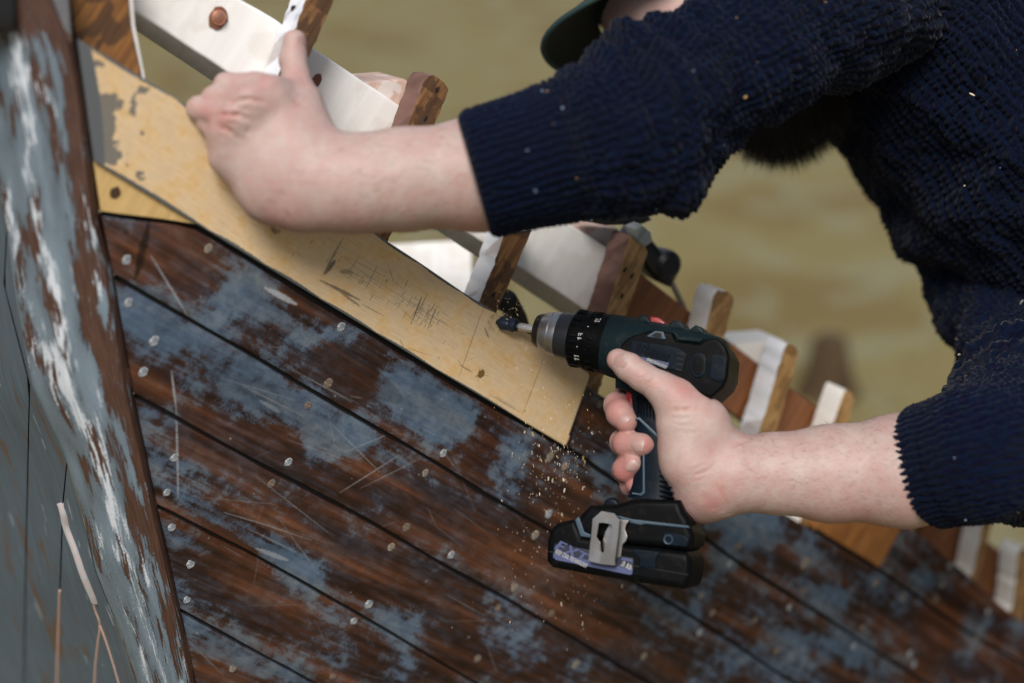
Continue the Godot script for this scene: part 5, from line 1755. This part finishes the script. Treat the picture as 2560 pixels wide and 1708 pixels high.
	skin_colours(body, from, [[dw(1545, 1025, 10), 0.018, 0.9], [dw(1568, 1058, 20), 0.009, 0.5], [dw(1556, 1110, 12), 0.016, 0.75], [dw(1614, 1112, 24), 0.010, 0.85], [dw(1562, 1176, 14), 0.018, 0.9], [dw(1578, 1208, 6), 0.016, 0.6], [dw(1700, 985, 32), 0.012, 0.75], [dw(1735, 1010, 25), 0.016, 0.3], [dw(1607, 945, 40), 0.008, 0.4], [dw(1535, 905, 30), 0.010, 0.35], [at(1785, 1262, wd - 0.02), 0.012, 0.6], [dw(1728, 1265, 8), 0.018, 0.4], [at(2120, 1310, wd), 0.05, 0.35], [at(1973, 1152, wd - 0.031), 0.0028, 0.7], [at(2277, 1265, wd - 0.01), 0.006, 0.4], [dw(1700, 1175, 24), 0.012, 0.3]], [[dw(1700, 1060, 36), 0.022, 0.5], [at(2050, 1140, wd - 0.03), 0.05, 0.3]])
	var DP := func(list: Array) -> Array: return list.map(func(q): return surface_from(dw(q[0], q[1], 75), -drill.basis.z))
	creases(body, from, [[DP.call([[1586, 953], [1600, 944], [1612, 930]]), 0.0010, 0.0009, 0.55], [DP.call([[1592, 962], [1608, 949], [1620, 933]]), 0.0010, 0.0007, 0.5], [DP.call([[1604, 964], [1618, 950], [1628, 938]]), 0.0010, 0.0005, 0.4], [DP.call([[1577, 976], [1584, 966]]), 0.0010, 0.0008, 0.3],
		[DP.call([[1640, 1020], [1668, 1016], [1700, 1014], [1736, 1010]]), 0.0016, 0.0012, 0.45], [DP.call([[1646, 1032], [1672, 1038], [1700, 1036]]), 0.0011, 0.0007, 0.2], [DP.call([[1650, 1050], [1680, 1056], [1712, 1050]]), 0.0011, 0.0005, 0.15], [DP.call([[1655, 1068], [1690, 1076], [1730, 1070]]), 0.0012, 0.0005, 0.12],
		[DP.call([[1682, 1180], [1710, 1184], [1738, 1172], [1762, 1150]]), 0.0013, 0.0010, 0.4], [DP.call([[1676, 1164], [1704, 1170], [1734, 1156]]), 0.0011, 0.0006, 0.3], [DP.call([[1690, 1196], [1716, 1196], [1742, 1186]]), 0.0011, 0.0006, 0.25],
		[DP.call([[1756, 1186], [1764, 1215], [1776, 1245], [1789, 1278]]), 0.0011, 0.0009, 0.7], [DP.call([[1770, 1180], [1774, 1215], [1780, 1255]]), 0.0010, 0.0006, 0.5], [DP.call([[1792, 1110], [1815, 1096], [1842, 1086]]), 0.0018, 0.0012, 0.15], [DP.call([[1800, 1130], [1830, 1110], [1860, 1098]]), 0.0016, 0.0006, 0.1]])
	fingernail(dw(1553, 908, 38), (drill.basis * Vector3(-0.10, 0.42, 0.90)).normalized(), drill.basis * Vector3(-0.85, 0.5, -0.1), 0.0108, 0.0138, nails)
	fingernail(dw(1556, 1040, 24), (drill.basis * Vector3(-0.22, -0.05, 0.97)).normalized(), drill.basis * Vector3(0.9, -0.25, 0.25), 0.0084, 0.0090, nails)
	fingernail(dw(1588, 1111, 28), (drill.basis * Vector3(-0.12, 0.0, 0.99)).normalized(), drill.basis * Vector3(1.0, 0.0, 0.1), 0.0092, 0.0105, nails)
	fingernail(dw(1570, 1163, 26), (drill.basis * Vector3(-0.30, 0.12, 0.95)).normalized(), drill.basis * Vector3(0.75, 0.65, 0.2), 0.0078, 0.0092, nails)
	# ---- head and trunk under the clothes
	var hc := at(1805, 30, 1.25)
	var up := (view.basis * Vector3(-0.55, 0.80, -0.22)).normalized()
	var fwd := (view.basis * Vector3(-0.80, -0.45, 0.40))
	fwd = (fwd - up * fwd.dot(up)).normalized()
	var lat := up.cross(fwd)
	var hd := func(x: float, y: float, z: float, r: float) -> Array: return [hc + lat * x * 0.001 + up * y * 0.001 + fwd * z * 0.001, r * 0.001]
	groups = [[0.0, [
		[hd.call(0, 45, -18, 72), hd.call(0, 38, 26, 68)], [hd.call(0, 25, 30, 62), hd.call(0, -40, 48, 50)], [hd.call(0, -55, 50, 42), hd.call(0, -78, 62, 30)],
		[hd.call(0, 20, 88, 8), hd.call(0, -18, 108, 11)], [hd.call(-12, -18, 96, 8), hd.call(12, -18, 96, 8)],
		[hd.call(-26, 24, 84, 10), hd.call(26, 24, 84, 10)], [hd.call(-34, -12, 72, 22), hd.call(-30, -10, 74, 20)], [hd.call(34, -12, 72, 22), hd.call(30, -10, 74, 20)],
		[hd.call(-16, -48, 94, 7), hd.call(16, -48, 94, 7)],
		[hd.call(0, -50, -20, 56), [at(2120, 90, 1.33), 0.062], [at(2320, 130, 1.28), 0.09]]]],
		[0.006, [[hd.call(-70, 10, 0, 14), hd.call(-76, -18, -4, 9)]]], [0.006, [[hd.call(70, 10, 0, 14), hd.call(76, -18, -4, 9)]]]]
	set_caps(groups, 0.02)
	lo = hc - Vector3.ONE * 0.2
	hi = hc + Vector3.ONE * 0.2
	for q in [at(2320, 130, 1.28)]:
		lo = lo.min(q - Vector3.ONE * 0.1)
		hi = hi.max(q + Vector3.ONE * 0.1)
	from = body.v.size()
	nets(body, lo, hi, 0.0055)
	skin_colours(body, from, [[hc + fwd * 0.1 - up * 0.02, 0.02, 0.4]], [])
	groups = [[0.0, [
		[A.call(2320, 130, 1.28, 75), A.call(2560, 380, 1.27, 85), A.call(2760, 640, 1.27, 85), A.call(2950, 900, 1.27, 85)],
		[A.call(2250, 0, 1.17, 36), A.call(1980, 70, 1.06, 30), A.call(1700, 255, 0.98, 28), A.call(1480, 385, wz + 0.012, 28)],
		[A.call(2350, 340, 1.39, 36), A.call(2490, 700, 1.28, 32), A.call(2600, 1060, 1.12, 28), A.call(2440, 1150, wd - 0.012, 28)]]]]
	set_caps(groups, 0.03)
	lo = Vector3.INF
	hi = -Vector3.INF
	for i in caps_a.size():
		for q in [caps_a[i], caps_a[i] + caps_d[i]]:
			lo = lo.min(q - Vector3.ONE * 0.13)
			hi = hi.max(q + Vector3.ONE * 0.13)
	from = body.v.size()
	nets(body, lo, hi, 0.014)
	skin_colours(body, from, [], [])
	person.mesh = mesh_of(body, stand)
	person.material_override = skin
	# fine hair on the forearms
	var fh := MB.new()
	for k in 16000:
		var i := rng.randi() % from
		var p := body.v[i]
		var sc := seen_at(p)
		var left_arm := sc.y < 640 and sc.x > 830 and sc.x < 1230
		var right_arm := sc.y > 1000 and sc.x > 1850 and sc.x < 2260
		if not (left_arm or right_arm): continue
		var axis := view.basis * (Vector3(-0.9, -0.2, 0) if left_arm else Vector3(-0.95, 0.1, 0))
		var grow := (axis + Vector3(rng.randfn(), rng.randfn(), rng.randfn()) * 0.45).normalized()
		var side := grow.cross(view.basis.z).normalized() * 0.000065
		var f := fh.v.size()
		fh.p(p - side); fh.p(p + side); fh.p(p + grow * rng.randf_range(0.003, 0.008) + view.basis.z * 0.0012)
		fh.tri(f, f + 1, f + 2)
	tag(put("arm_hair", mesh_of(fh, stand, 0.0, view.basis.z), mat(lin(0.14, 0.085, 0.05), 0.6), person), "", "", "", "stuff")
	# ---- sweater
	var wool := mat(Color.WHITE, 0.95)
	wool.vertex_color_use_as_albedo = true
	wool.metallic_specular = 0.25
	wool.rim_enabled = true
	wool.rim = 0.12
	wool.rim_tint = 0.8
	var sw := MB.new()
	var q0 := wz - 0.002
	knit_tube(sw, [[1188, 440, q0, 43, 42], [1300, 408, q0, 44.5, 44], [1400, 378, q0 + 0.005, 47, 46], [1500, 350, q0 + 0.008, 52, 50], [1610, 305, q0 + 0.02, 57, 54], [1720, 225, q0 + 0.035, 52, 52], [1840, 145, 1.02, 53, 54], [1990, 60, 1.06, 58, 60], [2150, -20, 1.13, 68, 72], [2350, -60, 1.2, 80, 85]],
		430, 230, 0.062, [[0.088, 0.007, 0.009, 0.5, 1.2, 0.018], [0.108, 0.008, 0.011, 0.4, 1.2, 0.018], [0.130, 0.008, 0.012, 0.3, 1.2, 0.02], [0.150, 0.008, 0.006, 0.6, 1.5, 0.02], [0.120, 0.014, 0.012, PI, 2.0, 0.0]])
	knit_tube(sw, [[2312, 1168, wd - 0.008, 44.5, 44], [2370, 1154, wd - 0.020, 45.5, 45], [2450, 1134, wd - 0.03, 50, 50], [2545, 1100, wd + 0.0, 58, 58], [2590, 1020, 1.13, 60, 58], [2560, 900, 1.2, 54, 56], [2500, 740, 1.27, 56, 58], [2430, 560, 1.33, 62, 62], [2350, 340, 1.4, 68, 70]],
		360, 220, 0.05, [[0.105, 0.012, 0.008, 0.0, 2.0, 0.02], [0.13, 0.012, 0.007, 0.3, 1.5, 0.03], [0.155, 0.012, 0.008, 0.2, 1.5, 0.0]])
	knit_tube(sw, [[2120, -90, 1.27, 70, 110], [2200, -20, 1.27, 105, 150], [2330, 95, 1.27, 118, 175], [2560, 380, 1.27, 122, 180], [2760, 640, 1.27, 120, 172], [2950, 900, 1.27, 124, 170]],
		480, 520, 0.0, [[0.2, 0.02, 0.010, PI, 1.5, 0.03], [0.27, 0.02, 0.008, PI, 1.5, -0.02]], true)
	var sweater := put("sweater", mesh_of(sw, stand), wool, person)
	tag(sweater, "navy blue ribbed knit sweater flecked with wood dust")
	# loose fibres of the wool
	var fz := MB.new()
	for k in 16000:
		var i := rng.randi() % sw.v.size()
		var p := sw.v[i]
		var s := seen_at(p)
		if s.x < 1050 or s.x > 2700 or s.y < -120 or s.y > 1500: continue
		var out := Vector3(rng.randfn(), rng.randfn(), rng.randfn()).normalized()
		var l := rng.randf_range(0.0015, 0.0045)
		var side := out.cross(Vector3(rng.randfn(), rng.randfn(), rng.randfn())).normalized() * 0.00014
		var f := fz.v.size()
		fz.p(p - side); fz.p(p + side); fz.p(p + out * l)
		fz.tri(f, f + 1, f + 2)
		for j in 3: fz.col.append(Color(0.010, 0.017, 0.042) * rng.randf_range(0.6, 1.7))
	var fuzz := put("wool_fibres", mesh_of(fz, stand, 0.0, view.basis.z), wool, sweater)
	tag(fuzz, "", "", "", "stuff")
	# ---- trousers down to the ground, outside the picture
	var tr := MB.new()
	for s in [-1.0, 1.0]:
		var hip: Vector3 = at(3020, 930, 1.27) + view.basis.z * 0.085 * s
		var footp: Vector3 = Vector3(stand.x + 0.02 * s, 0.03, hip.z)
		var f := tr.v.size()
		var n := 26
		for j in 12:
			var t := j / 11.0
			var c: Vector3 = hip.lerp(footp, t) + Vector3(0.03 * sin(PI * t), 0, 0)
			var r := lerpf(0.105, 0.075, t)
			for i in n:
				var a := TAU * i / n
				tr.p(c + Vector3(cos(a), 0, sin(a)) * r)
		tr.grid(f, n, 12, true)
		tr.fan(f, n, hip, true)
		tr.fan(f + 11 * n, n, footp, false)
	put("trousers", mesh_of(tr, stand), mat(lin(0.03, 0.03, 0.035), 0.9), person)
	# ---- cap, hair, beard
	var felt := textured(wood_tex(128, 128, 231, Color(0.002, 0.007, 0.006), Color(0.004, 0.011, 0.010), Color(0.002, 0.008, 0.007), 0.2), 0.85, Vector3(10, 10, 10))
	var cp := MB.new()
	var n_a := 40
	var n_r := 14
	var cf := cp.v.size()
	for j in n_r:
		var th := PI * 0.52 * j / (n_r - 1)
		for i in n_a:
			var a := TAU * i / n_a
			cp.p(hc + up * (0.052 + 0.078 * cos(th)) + (lat * cos(a) * 0.084 + fwd * sin(a) * 0.100) * maxf(sin(th), 0.02) - fwd * 0.004, Vector2(a, th))
	cp.grid(cf, n_a, n_r, true)
	cp.fan(cf, n_a, hc + up * 0.13 - fwd * 0.004, true)
	var cap := put("cap", mesh_of(cp, stand, 0.0), felt, person)
	tag(cap, "dark green cap with a curved brim")
	var bm := MB.new()
	var wn := 34
	var dn := 9
	for layer in 2:
		for j in dn:
			for i in wn:
				var u := i / (wn - 1.0) * 2.0 - 1.0
				var v := j / (dn - 1.0)
				var rim := 1.0 - 0.55 * u * u
				var root := fwd * (0.094 * sqrt(maxf(0.0, 1.0 - u * u * 0.72))) + lat * u * 0.078
				var p := hc + up * (0.056 - 0.012 * v - 0.020 * u * u * (0.4 + v)) + root + fwd * 0.070 * v * rim + lat * u * 0.006 * v
				bm.p(p + up * (0.0035 if layer == 0 else 0.0), Vector2(u * 2.0, v))
	var half := wn * dn
	bm.grid(0, wn, dn)
	for j in dn - 1:
		for i in wn - 1:
			var a := half + j * wn + i
			bm.quad(a + wn, a + wn + 1, a + 1, a)
	for i in wn - 1: bm.quad((dn - 1) * wn + i, (dn - 1) * wn + i + 1, half + (dn - 1) * wn + i + 1, half + (dn - 1) * wn + i)
	var brim := put("brim", mesh_of(bm, stand, 40.0), felt, cap)
	var pipe := MB.new()
	var edge_pts := []
	for i in wn: edge_pts.append(bm.v[(dn - 1) * wn + i] - up * 0.0017)
	tube(pipe, edge_pts, 0.0026, 8)
	put("piping", mesh_of(pipe, stand), mat(lin(0.010, 0.034, 0.032), 0.8), brim)
	var hair := mat(lin(0.013, 0.0085, 0.0055), 0.6)
	var bd := MB.new()
	var bc := hc - up * 0.098 + fwd * 0.002
	for k in 18000:
		var a := rng.randf() * TAU
		var th := acos(rng.randf_range(-1.0, 0.75))
		var dir := lat * cos(a) * sin(th) + fwd * sin(a) * sin(th) + up * cos(th)
		var p := bc + lat * dir.dot(lat) * 0.052 + fwd * dir.dot(fwd) * 0.050 + up * dir.dot(up) * 0.045
		var grow := (dir * 0.9 - up * 0.7 + Vector3(rng.randfn(), rng.randfn(), rng.randfn()) * 0.4 + Vector3.DOWN * 0.4).normalized()
		var l := rng.randf_range(0.006, 0.018)
		var bendv := Vector3(rng.randfn(), rng.randfn(), rng.randfn()) * 0.004 + Vector3.DOWN * 0.002
		var side := grow.cross(Vector3(rng.randfn(), rng.randfn(), rng.randfn())).normalized() * 0.00017
		var f := bd.v.size()
		bd.p(p - side); bd.p(p + side)
		bd.p(p + grow * l * 0.55 - side * 0.8 + bendv * 0.3); bd.p(p + grow * l * 0.55 + side * 0.8 + bendv * 0.3)
		bd.p(p + grow * l + bendv)
		bd.quad(f, f + 1, f + 3, f + 2); bd.tri(f + 2, f + 3, f + 4)
	var beard := put("beard", mesh_of(bd, stand, 0.0, view.basis.z), hair, person)
	tag(beard, "short dark brown beard")
	var br := MB.new()
	for j in 12:
		for i in 24:
			var th := PI * j / 11.0
			var a := TAU * i / 24.0
			br.p(bc + lat * cos(a) * sin(th) * 0.050 + fwd * sin(a) * sin(th) * 0.048 + up * cos(th) * 0.043)
	br.grid(0, 24, 12, true)
	put("beard_core", mesh_of(br, stand), hair, beard)
	var hr := MB.new()
	for k in 7000:
		var a := rng.randf() * TAU
		var y := rng.randf_range(-0.055, 0.06)
		var dir := (lat * cos(a) * 0.078 + fwd * (sin(a) * 0.094 - 0.004))
		if sin(a) > 0.35 and y < 0.045 - 0.02 * rng.randf(): continue
		var p := hc + dir * rng.randf_range(0.9, 1.0) + up * y
		var grow := (-up * 0.8 + dir.normalized() * 0.35 + Vector3(rng.randfn(), rng.randfn(), rng.randfn()) * 0.25).normalized()
		var side := grow.cross(dir).normalized() * 0.0003
		var f := hr.v.size()
		hr.p(p - side); hr.p(p + side); hr.p(p + grow * rng.randf_range(0.008, 0.02))
		hr.tri(f, f + 1, f + 2)
	put("hair", mesh_of(hr, stand, 0.0, view.basis.z), hair, person)

# ------------------------------------------------------------------ wood shavings in the air and on the wool
func build_shavings() -> void:
	var b := MB.new()
	var chip := func(p: Vector3, dir: Vector3, l: float, w: float, c: Color) -> void:
		var x := dir.normalized()
		var y := x.cross(Vector3(rng.randfn(), rng.randfn(), rng.randfn())).normalized()
		var z := x.cross(y)
		var f := b.v.size()
		for k in 3:
			var t := k / 2.0 - 0.5
			var curl := z * l * 0.25 * (0.25 - t * t)
			for s in [[-1, -1], [1, -1], [1, 1], [-1, 1]]:
				b.p(p + x * t * l + y * w * s[0] * 0.5 * (1.0 - 0.5 * absf(t)) + z * w * 0.22 * s[1] + curl)
				b.col.append(c)
		b.grid(f, 4, 3, true)
		b.quad(f + 3, f + 2, f + 1, f)
		b.quad(f + 8, f + 9, f + 10, f + 11)
	var pale := [Color(0.62, 0.54, 0.38), Color(0.50, 0.36, 0.18), Color(0.70, 0.68, 0.62), Color(0.42, 0.26, 0.11)]
	for k in 430:
		var f := pow(rng.randf(), 0.8)
		var px := 1250.0 + 170.0 * sqrt(f) + rng.randfn() * (12.0 + 75.0 * f)
		var py := 815.0 + 780.0 * f + rng.randfn() * 30.0
		if rng.randf() < 0.35:
			px = 1405.0 + rng.randfn() * 45.0
			py = 1140.0 + rng.randfn() * 70.0
		var front := hb(px, py, 12.0 + absf(rng.randfn()) * 22.0 + 25.0 * f)
		var dir := Vector3(rng.randfn() * 0.25 + 0.05, -1, rng.randfn() * 0.25)
		var big := rng.randf() < 0.06
		chip.call(front, dir, rng.randf_range(0.002, 0.0042) if big else rng.randf_range(0.0006, 0.0022), rng.randf_range(0.0007, 0.0013) if big else rng.randf_range(0.0002, 0.0005), pale[rng.randi() % 4])
	for k in 34:
		var p := hb(1262 + rng.randfn() * 34, 775 + rng.randfn() * 26, 8 + absf(rng.randfn()) * 12)
		chip.call(p, Vector3(rng.randfn(), rng.randfn(), rng.randfn()), rng.randf_range(0.0008, 0.003), rng.randf_range(0.0003, 0.0007), pale[rng.randi() % 4])
	# specks that stick to the sweater
	var sw: MeshInstance3D = person.get_node("sweater")
	var pts: PackedVector3Array = sw.mesh.surface_get_arrays(0)[Mesh.ARRAY_VERTEX]
	var nor: PackedVector3Array = sw.mesh.surface_get_arrays(0)[Mesh.ARRAY_NORMAL]
	var n := 0
	while n < 85:
		var i := rng.randi() % pts.size()
		if nor[i].dot(view.basis.z) < 0.15: continue
		var p := pts[i] + person.position + nor[i] * 0.0012
		var big := rng.randf() < 0.2
		chip.call(p, Vector3(rng.randfn(), rng.randfn(), rng.randfn()), rng.randf_range(0.0025, 0.0048) if big else rng.randf_range(0.0008, 0.002), rng.randf_range(0.0012, 0.002) if big else rng.randf_range(0.0005, 0.001), pale[rng.randi() % 4] if rng.randf() < 0.7 else Color(0.3, 0.42, 0.6))
		n += 1
	var m := mat(Color.WHITE, 0.8)
	m.vertex_color_use_as_albedo = true
	var base := hb(1380, 1140, 20)
	var o := put("wood_shavings", mesh_of(b, base, 30.0), m, self)
	o.position = base
	tag(o, "fine pale wood dust and chips falling from the drill bit", "wood shavings", "", "stuff")
